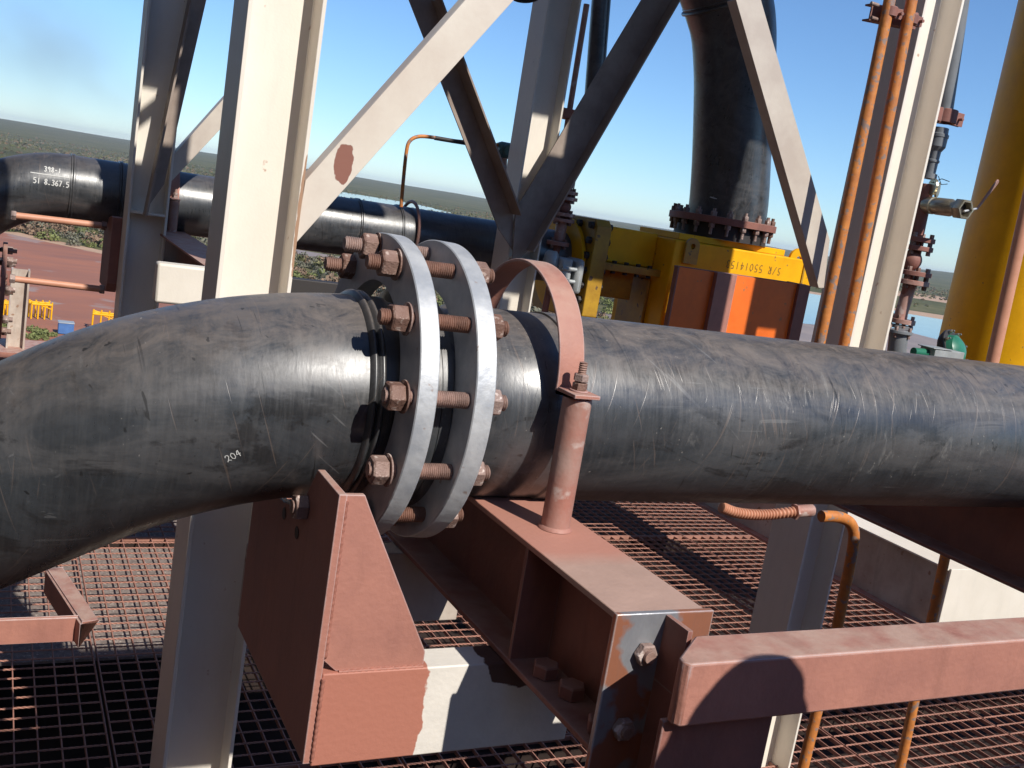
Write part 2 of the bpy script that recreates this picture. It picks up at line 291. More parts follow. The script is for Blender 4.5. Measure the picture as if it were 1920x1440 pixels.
# ================================================================== MAIN PIPELINE
PY, PZ, PR = 1.912, -.418, .2
def bend_path(x0, y, z, Rb, ang, n=40, tail=.8, phi=0.):
    dn_ = Vector((0, math.sin(phi), -math.cos(phi))); c0_ = Vector((x0, y, z))
    pts = [tuple(c0_-Vector((Rb*math.sin(R(ang)*k/n), 0, 0))+dn_*Rb*(1-math.cos(R(ang)*k/n))) for k in range(n+1)]
    e = Vector(pts[-1]); d = Vector((-math.cos(R(ang)), 0, 0))+dn_*math.sin(R(ang)); pts += [tuple(e+d*tail*k/6) for k in range(1, 7)]; return pts
def bpoint(x0, y, z, Rb, s, rr, th):    # point on the bend: arc length s back from x0, angle th above the -Y side
    dn_ = Vector((0, math.sin(.6), -math.cos(.6))); a = s/Rb; c = Vector((x0, y, z))-Vector((Rb*math.sin(a), 0, 0))+dn_*Rb*(1-math.cos(a)); T_ = Vector((-math.cos(a), 0, 0))+dn_*math.sin(a)
    sd = Vector((0, -1, 0)); sd = (sd-T_*sd.dot(T_)).normalized(); up = T_.cross(sd); up = up if up.z > 0 else -up
    n = sd*math.cos(th)+up*math.sin(th); return c+n*rr, n
elb = thing('pipe_elbow', 'thick black plastic pipe bend sweeping down to the lower left from the bolted flange joint', 'pipe', (.66, PY, PZ))
mb = MB(); mb.tube([(.688, PY, PZ)]+bend_path(.68, PY, PZ, .8, 40.1, 50, 1.4, .6), .1975, 96); mb.build('pipe_body', M['hdpe'], elb, ang=50)
mb = MB()
mb.lathe((.620, PY, PZ), (1, -.02, -.02), [(0, .196)]+[(.001+.001*k, .199+.0085*abs(math.sin(math.pi*k/15))) for k in range(31)]+[(.033, .196)], 96)
mb.build('weld_bead', M['hdpe'], elb, ang=60)
mb = MB(); mb.lathe((0, PY, PZ), X3, [(.650, .0), (.650, .199), (.660, .199), (.665, .189), (.712, .189), (.722, .222), (.7535, .222), (.7535, 0)], 96)
mb.build('stub_end', M['hdpe'], elb, ang=40)
def esurf(u, v):
    c, s_ = math.cos(R(20)), math.sin(R(20)); uu, vv = u*c-v*s_, u*s_+v*c
    return bpoint(.68, PY, PZ, .8, .275-uu, .1975, R(-16)+vv/PR)
script('204', esurf, .0135, .0015).build('marker_writing', M['chalk'], elb, smooth=False)

stp = thing('straight_pipe', 'long straight black plastic pipe running off to the right of the bolted flange joint', 'pipe', (.9, PY, PZ))
mb = MB(); mb.lathe((0, PY, PZ), X3, [(.755, 0), (.755, .222), (.775, .222), (.785, .189), (.835, .189), (.845, .200), (1.05, .200), (1.052, .204), (9.0, .204), (9.0, 0)], 112)
mb.build('pipe_body', M['hdpe'], stp, ang=50)

# two loose backing rings, lifted a little over the pipe
RZ = -.396
def backing_ring(x, t, label):
    mb = MB(); mb.ring((x, PY, RZ), (1, -.045, -.030), .303, .209, t, 144)
    o = mb.build('flange_ring', M['galv'], None, bevel=0, ang=40); return tag(o, label, 'flange', 'flange rings of the main joint')
backing_ring(.669, .037, 'galvanised flange ring on the elbow side of the joint, long studs standing off it')
backing_ring(.779, .039, 'grey galvanised flange ring on the straight pipe side of the joint, scratched and paint flecked')
PCD = .272
def stud(first=None, length=.264):
    t = thing('stud_bolt', None, 'bolt'); n = int(length/.0045); pr = [(0, 0), (0, .0115)]
    for k in range(n):
        pr += [(.0015+k*.0045, .0112), (.0015+k*.0045+.0018, .0152), (.0015+k*.0045+.0026, .0152)]
    pr += [(length, .0115), (length, 0)]
    mb = MB(); mb.lathe((0, 0, 0), X3, pr, 20); mb.build('threaded_rod', M['rust'], t, ang=80)
    mb = MB(); mb.hexa((.664-.60, 0, 0), (-1, 0, 0), .046, .030, .2); mb.build('nut', M['bolt'], t, bevel=.001)
    mb = MB(); mb.hexa((.823-.60, 0, 0), X3, .046, .030, .5); mb.build('nut', M['bolt'], t, bevel=.001)
    mb = MB(); mb.ring((.6652-.60, 0, 0), X3, .030, .014, .0034, 32); mb.build('washer', M['bolt'], t)
    mb = MB(); mb.ring((.8184-.60, 0, 0), X3, .030, .014, .0034, 32); mb.build('washer', M['bolt'], t)
    return t
proto = stud()
used = False
nutd = {8: .024, 38: .012, 68: .000, 98: -.012, 128: -.014, 158: 0, -22: .010, -52: .022, -82: .01, 188: 0, 218: 0, 248: 0}
# clock labels written for the bolt as it shows in the picture
lab = {128: 'rusty stud bolt at the upper rear of the flange joint, leftmost against the scrub',
 98: 'rusty stud bolt at the very top of the flange joint with long bare thread', 68: 'rusty stud bolt just below and right of the topmost one on the elbow side ring',
 38: 'rusty stud bolt on the upper front of the flange joint with a wide washer', 8: 'rusty stud bolt at mid height on the front of the flange joint',
 -22: 'rusty stud bolt on the lower front of the flange joint, level with the pipe underside', -52: 'rusty stud bolt low on the flange joint beside the top of the brown bracket',
 -82: 'rusty stud bolt at the bottom of the flange joint in the shade'}
for a in range(-82, 278, 30):
    if a in (158, 188, 218, 248): l_ = 'rusty stud bolt at the back of the flange joint hidden behind the pipe'
    else: l_ = lab[a]
    o = proto if not used else copy_tree(proto); used = True
    for ch in o.children:
        if ch.name.startswith('threaded_rod'):
            e0 = {98: .000, 128: .002, 68: .010, 38: .016, 8: .030, -22: .030, -52: .030}.get(a, .015); ch.location.x = e0; ch.scale = ((.268-e0)/.264, 1, 1)
    o.location = (.60-.045*PCD*math.cos(R(a))+.030*PCD*math.sin(R(a)), PY-PCD*math.cos(R(a)), RZ+PCD*math.sin(R(a))); o.rotation_euler = (R(a*1.7 % 60), 0, 0)
    tag(o, l_, 'bolt', 'stud bolts round the flange joint')

# ------------------------------------------------------------------ pipe clamp on its support beam
def clamp(cx, cy, cz, rr, zb, label, ycorr=0.):
    t = thing('pipe_clamp', label, 'pipe clamp', (cx, cy-rr, zb))
    mb = MB(); th = .006; wd = .056; n = 40; ins = []; outs = []
    foot = cz+.012
    ang = [math.pi*k/n for k in range(n+1)]
    ins = [(cy-rr*math.cos(a), cz+.0+rr*math.sin(a)) for a in ang]; outs = [(cy-(rr+th)*math.cos(a), cz+(rr+th)*math.sin(a)) for a in ang]
    pts = [(cy-rr-.078, foot-.012), (cy-rr-.078, foot-.004), (cy-rr-th-.003, foot-.004)] + outs + [(cy+rr+th+.003, foot-.004), (cy+rr+.078, foot-.004), (cy+rr+.078, foot-.012), (cy+rr, foot-.012)] + ins[::-1] + [(cy-rr, foot-.012)]
    mb.prof(pts, (cx-wd/2, 0, 0), (cx+wd/2, 0, 0), Y3, Z3); mb.build('strap', M['primer'], t, bevel=.0015, ang=30)
    for sy in (-1, 1):
        yy = cy+sy*(rr+.042)
        mb = MB(); mb.cyl((cx, yy, zb), (cx, yy, foot-.016), .0285, 32); mb.build('post', M['post'], t, bevel=.003)
        b = MB(); b.lathe((cx, yy, foot-.0025), Z3, [(0, 0)]+[(k*.0022, .0085 if k % 2 else .0072) for k in range(0, 26)]+[(.057, 0)], 16)
        bo = b.build('clamp_bolt', M['rust'], t)
        for k in range(2):
            q = MB(); q.hexa((cx, yy, foot-.0005+k*.0165), Z3, .026, .014, k*.4); q.build('nut', M['bolt'], bo)
        q = MB(); q.ring((cx, yy, foot-.0035), Z3, .018, .009, .0028, 24); q.build('washer', M['primer'], bo)
        q = MB(); q.lathe((cx, yy, zb), Z3, [(0, .0345), (.004, .0325), (.007, .0288)], 32); q.build('weld_fillet', M['primer'], t)
    return t
clamp(1.012, PY, -.335, .222, -.602, 'red brown strap clamp arching loosely over the main pipe on short posts')
def support_beam(x0, x1, y0, y1, zt, zb, label, mats, stiff=()):
    t = thing('support_beam', label, 'beam', ((x0+x1)/2, y0, zb)); tf = .012
    xm = (x0+x1)/2
    MB().box(x0, x1, y0, y1, zt-tf, zt).build('top_flange', mats[0], t, bevel=.002)
    MB().box(x0, x1, y0, y1, zb, zb+tf).build('bottom_flange', mats[1], t, bevel=.002)
    MB().box(xm-.004, xm+.004, y0, y1, zb+tf, zt-tf).build('web', mats[1], t)
    for y in stiff:
        MB().box(x0+.002, xm-.0045, y-.005, y+.005, zb+tf, zt-tf).build('stiffener', mats[1], t)
    return t
# top flange: fresh primer round the post foot, weathered grey further out
M['beamtop'] = mat('beam_top_primer', (.42, .20, .15), .6, var=(.37, .22, .17), vscale=6, bump=.2)
def two_tone(name, a, b, axis, pos, soft, flip=False, wob=.02, wsc=10., base=None):
    m = mat(name, a, .6, vscale=8, var=tuple(c*.86 for c in a), bump=.2, bscale=90)
    t = m.node_tree; N = t.nodes; bs = N['Principled BSDF']; src = bs.inputs['Base Color'].links[0].from_socket
    tc = N.new('ShaderNodeTexCoord'); sx = N.new('ShaderNodeSeparateXYZ'); t.links.new(tc.outputs['Object'], sx.inputs[0])
    nz = N.new('ShaderNodeTexNoise'); nz.inputs['Scale'].default_value = wsc; nz.inputs['Detail'].default_value = 6; t.links.new(tc.outputs['Object'], nz.inputs[0])
    mu = N.new('ShaderNodeMath'); mu.operation = 'MULTIPLY_ADD'; mu.inputs[1].default_value = wob; t.links.new(nz.outputs[0], mu.inputs[0]); t.links.new(sx.outputs[axis], mu.inputs[2])
    mr = N.new('ShaderNodeMapRange'); mr.inputs[1].default_value = pos+wob*.5-soft; mr.inputs[2].default_value = pos+wob*.5+soft; t.links.new(mu.outputs[0], mr.inputs[0])
    if flip: mr.inputs[3].default_value = 1; mr.inputs[4].default_value = 0
    mx = N.new('ShaderNodeMix'); mx.data_type = 'RGBA'; t.links.new(mr.outputs[0], mx.inputs[0]); t.links.new(src, mx.inputs[6]); mx.inputs[7].default_value = (*b, 1)
    t.links.new(mx.outputs[2], bs.inputs['Base Color']); return m
M['beam_top'] = two_tone('primer_and_weathered_top', (.47, .31, .25), (.46, .215, .16), 1, 1.49, .035, wob=.06, wsc=7)
sb = support_beam(.915, 1.091, 1.262, 3.49, -.603, -.848, 'brown steel support beam under the main pipe with the clamp post welded on top', (M['beam_top'], M['primer_dark']), (1.575,))
for x, y in ((.955, 1.50), (.965, 1.42), (.955, 1.30)):
    n = MB(); n.hexa((x, y, -.8355), Z3, .044, .026, .3); n.build('nut', M['primer_dark'], sb, bevel=.001)

# end post (short H post) bolted to the end of the support beam, carrying the brown rail
ep = thing('end_post', 'steel post bolted to the near end of the support beam, its plate scraped bare', 'post', (1.0, 1.19, -2.6))
MB().box(.908, 1.100, 1.249, 1.2605, -2.60, -.600).build('back_plate', M['primer_rub'], ep, bevel=.002)
MB().box(1.003, 1.012, 1.1325, 1.2485, -2.60, -.7145); wb = MB().box(1.003, 1.012, 1.1875, 1.2485, -.7144, -.604).build('web_plate', M['primer_dark'], ep); MB().box(1.003, 1.012, 1.1325, 1.2485, -2.60, -.7145).build('web_plate', M['primer_dark'], ep)
MB().box(.935, 1.150, 1.121, 1.132, -2.60, -.714).build('front_plate', M['primer_dark'], ep, bevel=.002)
for x, z in ((.972, -.667), (.957, -.797)):
    b = MB(); b.hexa((x, 1.2485, z), (0, -1, 0), .034, .015, .25); b.m = 1; b.cyl((x, 1.236, z), (x, 1.226, z), .0105, 16)
    b.build('bolt_head', [M['bolt'], M['rust']], ep, bevel=.0008)
rail = thing('steel_rail', 'thick red brown steel beam across the lower right with a round shadow on it', 'beam', (1.0, 1.14, -.66))
mb = MB(); mb.prof([(1.016, 1.186), (.940, 1.122), (.938, 1.108), (.946, 1.098), (7.2, 1.098), (7.2, 1.186)], (0, 0, -.7125), (0, 0, -.611), X3, Y3)
mb.build('beam_body', M['primer'], rail, bevel=.004)

# ------------------------------------------------------------------ bracket
br = thing('pipe_bracket', 'large red brown plate bracket with a triangular gusset beside the pipe joint', 'bracket', (.55, 1.85, -1.03))
mb = MB()
mb.prof([(1.588, -.522), (1.588, -1.022), (2.155, -1.022), (2.155, -.70), (2.06, -.66), (1.912, -.645), (1.80, -.618), (1.725, -.520)][::-1], (.546, 0, 0), (.560, 0, 0), Y3, Z3)
mb.build('side_plate', M['primer'], br, bevel=.0015)
mb = MB(); mb.prof([(.5605, -.524), (.594, -.524), (.607, -.55), (.752, -.822), (.752, -.8495), (.585, -.8495), (.5605, -.828)], (0, 1.594, 0), (0, 1.606, 0), X3, Z3)
mb.build('gusset', M['primer'], br, bevel=.0015)
def weld(pts, r, par, m):
    P_ = smooth_path(pts, 1) if False else [Vector(p) for p in pts]; out = []
    for a_, b_ in zip(P_[:-1], P_[1:]):
        n_ = max(2, int((b_-a_).length/.004)); out += [a_.lerp(b_, k/n_) for k in range(n_)]
    out.append(P_[-1]); mb = MB(); mb.tube(out, r, 8, [r*(1+.22*math.sin(k*2.1)) for k in range(len(out))]); mb.build('weld_bead', m, par, ang=80)
weld([(.562, 1.592, -.535), (.562, 1.592, -.822)], .0035, br, M['weld']); weld([(.590, 1.592, -.850), (.750, 1.592, -.850)], .0035, br, M['weld']); weld([(.562, 1.5855, -.858), (.562, 1.5855, -1.015)], .0035, br, M['weld'])
for y, z in ((1.762, -.604),):
    b = MB(); b.hexa((.5455, y, z), (-1, 0, 0), .044, .024, .3); b.lathe((.5215, y, z), (-1, 0, 0), [(0, .013), (.004, .013), (.004, 0)], 20); b.build('nut', M['bolt'], br, bevel=.001)
for y, z in ((1.90, -.665), (1.80, -.668)):
    b = MB(); b.lathe((.5452, y, z), (-1, 0, 0), [(0, .0125), (.0006, .0120), (.0006, 0)], 24); b.build('bolt_hole', M['darksteel'], br)
M['box_beam'] = two_tone('primer_painted_over_white', (.78, .73, .66), (.42, .165, .115), 0, .762, .0012, flip=True, wob=.035, wsc=26)
# a second brushed patch of primer, under the support beam
def add_patch(m, cx, cz, rx, rz, col, axz=(0, 2), wob=.5, wsc=14):
    t = m.node_tree; N = t.nodes; bs = N['Principled BSDF']; src = bs.inputs['Base Color'].links[0].from_socket
    tc = N.new('ShaderNodeTexCoord'); sx = N.new('ShaderNodeSeparateXYZ'); t.links.new(tc.outputs['Object'], sx.inputs[0])
    def mm(op, a, b=0., c=0.):
        k = N.new('ShaderNodeMath'); k.operation = op
        for i, q in enumerate((a, b, c)):
            if isinstance(q, (int, float)): k.inputs[i].default_value = q
            else: t.links.new(q, k.inputs[i])
        return k.outputs[0]
    dx = mm('DIVIDE', mm('SUBTRACT', sx.outputs[axz[0]], cx), rx); dz = mm('DIVIDE', mm('SUBTRACT', sx.outputs[axz[1]], cz), rz)
    nz = N.new('ShaderNodeTexNoise'); nz.inputs['Scale'].default_value = wsc; nz.inputs['Detail'].default_value = 5; t.links.new(tc.outputs['Object'], nz.inputs[0])
    d = mm('ADD', mm('ADD', mm('MULTIPLY', dx, dx), mm('MULTIPLY', dz, dz)), mm('MULTIPLY', nz.outputs[0], wob))
    mr = N.new('ShaderNodeMapRange'); mr.inputs[1].default_value = 1.0+wob*.5; mr.inputs[2].default_value = 1.08+wob*.5; mr.inputs[3].default_value = 1; mr.inputs[4].default_value = 0; t.links.new(d, mr.inputs[0])
    mx = N.new('ShaderNodeMix'); mx.data_type = 'RGBA'; t.links.new(mr.outputs[0], mx.inputs[0]); t.links.new(src, mx.inputs[6]); mx.inputs[7].default_value = (*col, 1)
    t.links.new(mx.outputs[2], bs.inputs['Base Color'])
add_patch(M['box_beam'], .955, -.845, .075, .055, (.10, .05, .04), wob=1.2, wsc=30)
mb = MB(); mb.box(.5605, 1.085, 1.587, 1.662, -1.028, -.850)
o = mb.build('box_beam', M['box_beam'], None, bevel=.003); tag(o, 'rectangular steel beam painted half red brown half white below the gusset', 'beam')
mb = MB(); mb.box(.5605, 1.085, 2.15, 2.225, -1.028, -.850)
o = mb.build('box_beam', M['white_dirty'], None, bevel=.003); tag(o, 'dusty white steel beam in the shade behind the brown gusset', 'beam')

# ------------------------------------------------------------------ columns
def column(x, y, w, d, z0, z1, label, m, tf=.014, tw=.009, plates=()):
    t = thing('steel_column', label, 'column', (x+w/2, y+d/2, z0))
    mb = MB(); mb.prof(Hpts(w, d, tf, tw), (x, y, z0), (x, y, z1), X3, Y3); mb.build('shaft', m, t, bevel=.002, ang=20)
    for z in plates:
        MB().box(x+tf+.0005, x+w-tf-.0005, y+.003, y+d/2-tw/2-.0005, z-.006, z+.006).build('stiffener', m, t)
    return t
M['col1'] = mat('cream_white_column', (.80, .74, .65), .5, var=(.76, .69, .60), vscale=2.5, bump=.12, bscale=100, spots=(.48, .33, .24), spot_scale=20, spot_lo=.70, stain=.12)
add_patch(M['col1'], .926, -.16, .010, .20, (.40, .24, .15), wob=1.6, wsc=22)
column(.676, 3.50, .252, .25, -2.9, 3.4, 'sunlit cream white steel column rising behind the main pipe bend', M['col1'])
column(3.552, 3.50, .232, .25, -2.9, 3.4, 'cream white steel column on the right with two orange pipes along its flange', M['col1'])
column(.687, 6.40, .225, .22, -1.95, 3.4, 'shaded steel column at the left with a cross plate and sunlit patches', M['white'], plates=(at(270, 400, 6.4).z,))
column(3.17, 6.40, .245, .24, -1.75, 3.4, 'shaded middle column where the two diagonal braces meet in a V', M['white'], plates=(at(1010, 490, 6.4).z,))

def angle(p0, p1, w, d, t, side, back, name, label, m, patch=None):
    """angle section: leg w along side, leg d along back, from p0 to p1"""
    p0, p1 = Vector(p0), Vector(p1); ax = (p1-p0).normalized(); u = Vector(side); u = (u-ax*u.dot(ax)).normalized(); v = Vector(back); v = (v-ax*v.dot(ax)-u*v.dot(u)).normalized()
    mb = MB(); mb.prof([(0, 0), (w, 0), (w, t), (t, t), (t, d), (0, d)], p0, p1, u, v)
    return tag(mb.build(name, m, None, bevel=.002), label, 'brace')
M['brace1'] = mat('cream_brace', (.72, .66, .57), .5, var=(.62, .54, .46), vscale=3, bump=.1); M['brace3'] = mat('dark_brown_brace', (.36, .29, .24), .65, var=(.25, .19, .155), vscale=5, bump=.1, stain=.4); M['brace2'] = mat('dusty_cream_brace', (.62, .56, .48), .5, var=(.50, .43, .37), vscale=4, bump=.1)  # V arms and steep brace get a darker brown
pb = at(645, 305, 3.52); add_patch(M['brace1'], pb.x, pb.z, .034, .068, (.26, .11, .08), wob=1.5, wsc=38)
def flat_brace(pix, Y, t, leg, depth, label, m, toward=1, leg2=None):
    """steel angle: a flat leg whose outline is given, plus a leg standing off along one of its edges (indices leg) going back (toward=1) or forward"""
    P = [at(a, b, Y) for a, b in pix]; q = [(p.x, p.z) for p in P]
    T = thing('diagonal_brace', label, 'brace', tuple((P[0]+P[1])/2))
    mb = MB(); mb.prof(q, (0, Y, 0), (0, Y+t, 0), X3, Z3); mb.build('flat_leg', m, T, bevel=.0015)
    for (i, j, d, sgn) in [(leg[0], leg[1], depth, toward)]+(leg2 or []):
        a_, b_ = P[i], P[j]; e = (b_-a_).normalized(); c = sum((Vector((p.x, 0, p.z)) for p in P), Vector())/len(P); n = Vector((-e.z, 0, e.x)); n = n if n.dot(c-Vector((a_.x, 0, a_.z))) > 0 else -n
        y0, y1 = (Y+t, Y+d) if sgn > 0 else (Y-d, Y)
        mb = MB(); mb.prof([(0, y0-Y), (t, y0-Y), (t, y1-Y), (0, y1-Y)], a_, b_, n, Y3); mb.build('standing_leg', m, T, bevel=.001)
    return T
flat_brace([(573, 338), (953, -90), (1080, -130), (553, 458)], 3.52, .010, (0, 1), .088, 'wide cream diagonal brace with a brushed brown patch beside the sunlit column', M['brace1'])
flat_brace([(1328, -160), (1380, -160), (1427, 0), (1556, 450), (1545, 540), (1535, 540), (1380, 0)], 3.60, .010, (6, 5), .060, 'cream diagonal brace coming down to the foot of the right column', M['brace2'])
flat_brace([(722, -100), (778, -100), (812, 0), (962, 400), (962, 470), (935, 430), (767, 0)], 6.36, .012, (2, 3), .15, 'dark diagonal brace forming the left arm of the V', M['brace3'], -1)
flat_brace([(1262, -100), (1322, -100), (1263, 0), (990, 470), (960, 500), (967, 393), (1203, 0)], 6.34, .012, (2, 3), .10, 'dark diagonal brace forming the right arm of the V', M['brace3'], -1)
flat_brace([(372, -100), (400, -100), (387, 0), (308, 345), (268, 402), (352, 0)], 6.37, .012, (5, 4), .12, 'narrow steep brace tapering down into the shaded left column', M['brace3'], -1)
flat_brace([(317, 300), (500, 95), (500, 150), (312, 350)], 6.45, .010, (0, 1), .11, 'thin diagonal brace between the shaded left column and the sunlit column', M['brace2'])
tag(MB().box(.35, 1.5, 6.38, 6.66, -2.12, -1.951).build('base_beam', M['primer_dark'], None, bevel=.004), 'brown beam carrying the foot of the shaded left column', 'beam')
tag(MB().box(2.8, 3.8, 6.38, 6.66, -1.90, -1.751).build('base_beam', M['primer_dark'], None, bevel=.004), 'brown beam carrying the foot of the middle column', 'beam')
# beams of the back frame
tag(MB().box(1.225, 1.66, 4.84, 4.92, at(300, 569, 4.83).z+.02, -.513).build('cross_beam', M['darksteel'], None, bevel=.004), 'stretch of the white beam with its shade painted dark, beside the flange joint', 'beam')  # white beam carried on; its shade is painted as a dark colour
mb = MB(); mb.box(.668, 1.22, 4.83, 4.93, at(300, 569, 4.83).z, -.511); tag(mb.build('cross_beam', M['white'], None, bevel=.012), 'white horizontal beam between the left columns, its lower part sunlit', 'beam')

# ------------------------------------------------------------------ background pipeline
BY, BZ = 7.0, -.338
bp_ = thing('background_pipe', 'black background pipe curving down at the far left and joining the yellow valve', 'pipe', (1., BY, BZ))
bx = at(128, 355, BY).x
mb = MB(); mb.tube([(bx+.02, BY, BZ)]+bend_path(bx, BY, BZ, .72, 75, 30, .5), .2, 64); mb.build('pipe_bend', M['hdpe_far'], bp_, ang=50)
vx0 = at(1065, 430, BY).x
mb = MB(); mb.lathe((0, BY, BZ), X3, [(bx+.02, .0), (bx+.02, .2), (vx0, .2), (vx0, 0)], 64); mb.build('pipe_body', M['hdpe_far'], bp_, ang=50)
for px in (128, 218, 668, 746):
    x = at(px, 380, BY).x; mb = MB(); mb.lathe((x-.01, BY, BZ), X3, [(0, .1985), (.004, .208), (.010, .208), (.014, .203), (.018, .208), (.026, .208), (.030, .1985)], 64); mb.build('weld_bead', M['hdpe_far'], bp_)
def fsurf(u, v):    # flat hand writing on the bend: u along the pipe axis, v up
    xx = bx-.25+u; k = max(0., bx-xx)/.72; cz = BZ-.72*(1-math.cos(math.asin(min(.99, k)))); zt = BZ+.062+v
    sth = max(-.98, min(.98, (zt-cz)/.2)); th = math.asin(sth); n = Vector((0, -math.cos(th), math.sin(th)))
    return Vector((xx, BY, cz))+n*.2005, n
script('398-1', lambda u, v: fsurf(u+.10, v+.020), .028, .0055).build('marker_writing', M['chalk'], bp_, smooth=False)
script('51 8_367.5', lambda u, v: fsurf(u+.045, v-.055), .032, .0055, .62).build('marker_writing', M['chalk'], bp_, smooth=False)
mb = MB(); vs = []
for k in range(14):
    for s_ in (0, .005): P_, N_ = fsurf(k*.0185, s_); vs.append(P_+N_*.0015)
mb.add(vs, [(2*i, 2*i+2, 2*i+3, 2*i+1) for i in range(13)]); mb.build('marker_line', M['chalk'], bp_, smooth=False)
for px, pz, lb in ((322, 435, 'salmon strap clamp and post holding the background pipe at the shaded left column'),):
    c = at(px, pz, BY-.26); clamp(c.x, BY, BZ+.03, .222, c.z, lb)
    o = support_beam(c.x-.10, c.x+.10, 4.935, 7.6, c.z, c.z-.24, 'brown support beam under the background pipe behind the shaded left column', (M['primer'], M['primer_dark']))
c = at(764, 440, BY); mb = MB(); mb.torus((c.x, BY, BZ+.02), X3, .222, .012, 48, 10)
o = mb.build('pipe_strap', M['post'], None); tag(o, 'thin red brown round strap hugging the background pipe below the orange conduit', 'pipe clamp')
# bracket plate and tie rods at the far left
c = at(205, 480, 6.72)
mb = MB(); zt, zb = at(215, 405, 6.72).z, at(205, 545, 6.72).z
mb.prof([(6.62, zt), (6.62, zb+.06), (6.67, zb), (7.1, zb), (7.1, zt-.06), (6.72, zt)], (c.x-.01, 0, 0), (c.x+.05, 0, 0), Y3, Z3)
o = mb.build('plate_bracket', M['primer_dark'], None, bevel=.003); tag(o, 'dark brown plate bracket beside the shaded left column holding the thin tie rods', 'bracket')
fx = at(-7, 540, BY).x
fr = thing('end_flange', 'dark flange plate with bolts seen edge on at the far left edge', 'flange', (fx, BY, BZ-.6))
fz = at(10, 545, BY).z
mb = MB(); mb.ring((fx-.05, BY, fz), X3, .30, .2, .04, 64); mb.build('flange_plate', M['darksteel'], fr)
mb = MB(); mb.ring((fx+.02, BY, fz), X3, .30, .2, .025, 64); mb.build('flange_plate', M['primer_dark'], fr)
for k in range(8):
    a = R(45*k+10); mb = MB(); y_, z_ = BY-.25*math.cos(a), fz+.25*math.sin(a)
    mb.cyl((fx-.08, y_, z_), (fx+.10, y_, z_), .015, 12); mb.hexa((fx+.047, y_, z_), X3, .046, .03); mb.build('bolt', M['bolt'], fr)
for (x0_, y0_, x1_, y1_, lb) in ((20, 403, 200, 424, 'upper thin salmon tie rod at the far left below the pipe bend'), (18, 522, 196, 543, 'lower thin salmon tie rod at the far left in front of the red yard')):
    p0, p1 = at(x0_, y0_, 6.76), at(x1_, y1_, 6.76)
    t = thing('tie_rod', lb, 'tie rod', tuple(p0)); mb = MB(); mb.cyl(p0, p1, .020, 16); mb.build('rod', M['pink_pipe'], t)
    mb = MB(); mb.hexa(p1, p0-p1, .05, .03); mb.build('nut', M['bolt'], t); mb = MB(); mb.hexa(p0, p1-p0, .05, .03); mb.build('nut', M['bolt'], t)

# ------------------------------------------------------------------ orange instrument conduit above the background pipe
def smooth_path(pts, n=8):
    P = [Vector(p) for p in pts]; out = []
    for i in range(len(P)-1):
        p0 = P[max(i-1, 0)]; p1 = P[i]; p2 = P[i+1]; p3 = P[min(i+2, len(P)-1)]
        for k in range(n):
            t = k/n; out.append(.5*((2*p1)+(p2-p0)*t+(2*p0-5*p1+4*p2-p3)*t*t+(-p0+3*p1-3*p2+p3)*t*t*t))
    out.append(P[-1]); return out
t = thing('conduit', 'thin orange conduit rising from the background pipe and bending right to a green instrument', 'conduit', tuple(at(752, 385, 6.9)))
mb = MB(); mb.tube(smooth_path([at(752, 388, 6.9), at(757, 330, 6.9), at(762, 285, 6.9), at(768, 265, 6.9), at(785, 256, 6.9), at(815, 258, 6.9), at(850, 264, 6.9), at(945, 273, 6.9)]), .013, 14)
mb.build('pipe', M['orange_pipe'], t)
mb = MB(); mb.tube([at(815, 258.5, 6.9), at(850, 264.5, 6.9), at(872, 268, 6.9)], .0155, 12); mb.build('tape_wrap', M['darksteel'], t)
t = thing('flow_instrument', 'small green round instrument head on a flanged nozzle behind the middle column', 'instrument', tuple(at(945, 340, 6.9)))
c = at(948, 282, 6.9)
mb = MB(); mb.lathe(c-Vector((.07, 0, 0)), X3, [(0, 0), (0, .045), (.03, .058), (.10, .058), (.11, .05), (.14, .05), (.14, 0)], 28); mb.lathe(c+Vector((0, .0, 0)), (0, -1, 0), [(.0, 0), (.0, .05), (.06, .05), (.075, .042), (.075, 0)], 28); mb.build('housing', M['teal'], t)
mb = MB(); mb.cyl(c-Vector((0, 0, .05)), at(942, 345, 6.9), .022, 14); mb.build('stem', M['post'], t)
for y in (316, 332): mb = MB(); mb.ring(at(942, y, 6.9), Z3, .085, .02, .022, 28); mb.build('small_flange', M['greybox'], t)
t = thing('hoop', 'dark round hoop peeping into the top edge left of the middle column', 'hoop', tuple(at(985, -8, 6.2)))
mb = MB(); mb.torus(at(985, -12, 6.2), (0, .35, 1), .095, .014, 32, 8); mb.build('hoop_ring', M['darksteel'], t)

# ------------------------------------------------------------------ black riser and brown rod right of the middle column
mb = MB(); mb.cyl(at(1108, 250, 7.3), at(1132, -60, 7.3), .075, 40); tag(mb.build('riser_pipe', M['hdpe_far'], None, ang=50), 'dark vertical riser pipe just right of the middle column, partly in shade', 'pipe')
t = thing('instrument_pipe', 'thin brown vertical pipe between the middle column and the dark riser', 'pipe', tuple(at(1060, 300, 7.)))
mb = MB(); mb.tube([at(1043, 480, 7.), at(1061, 250, 7.), at(1100, 8, 7.)], .0225, 16); mb.build('pipe', M['post'], t)
mb = MB(); p = at(1066, 213, 6.95); mb.box(p.x-.06, p.x+.10, p.y-.02, p.y+.14, p.z-.035, p.z+.035); mb.build('pipe_clip', M['primer_dark'], t, bevel=.004)
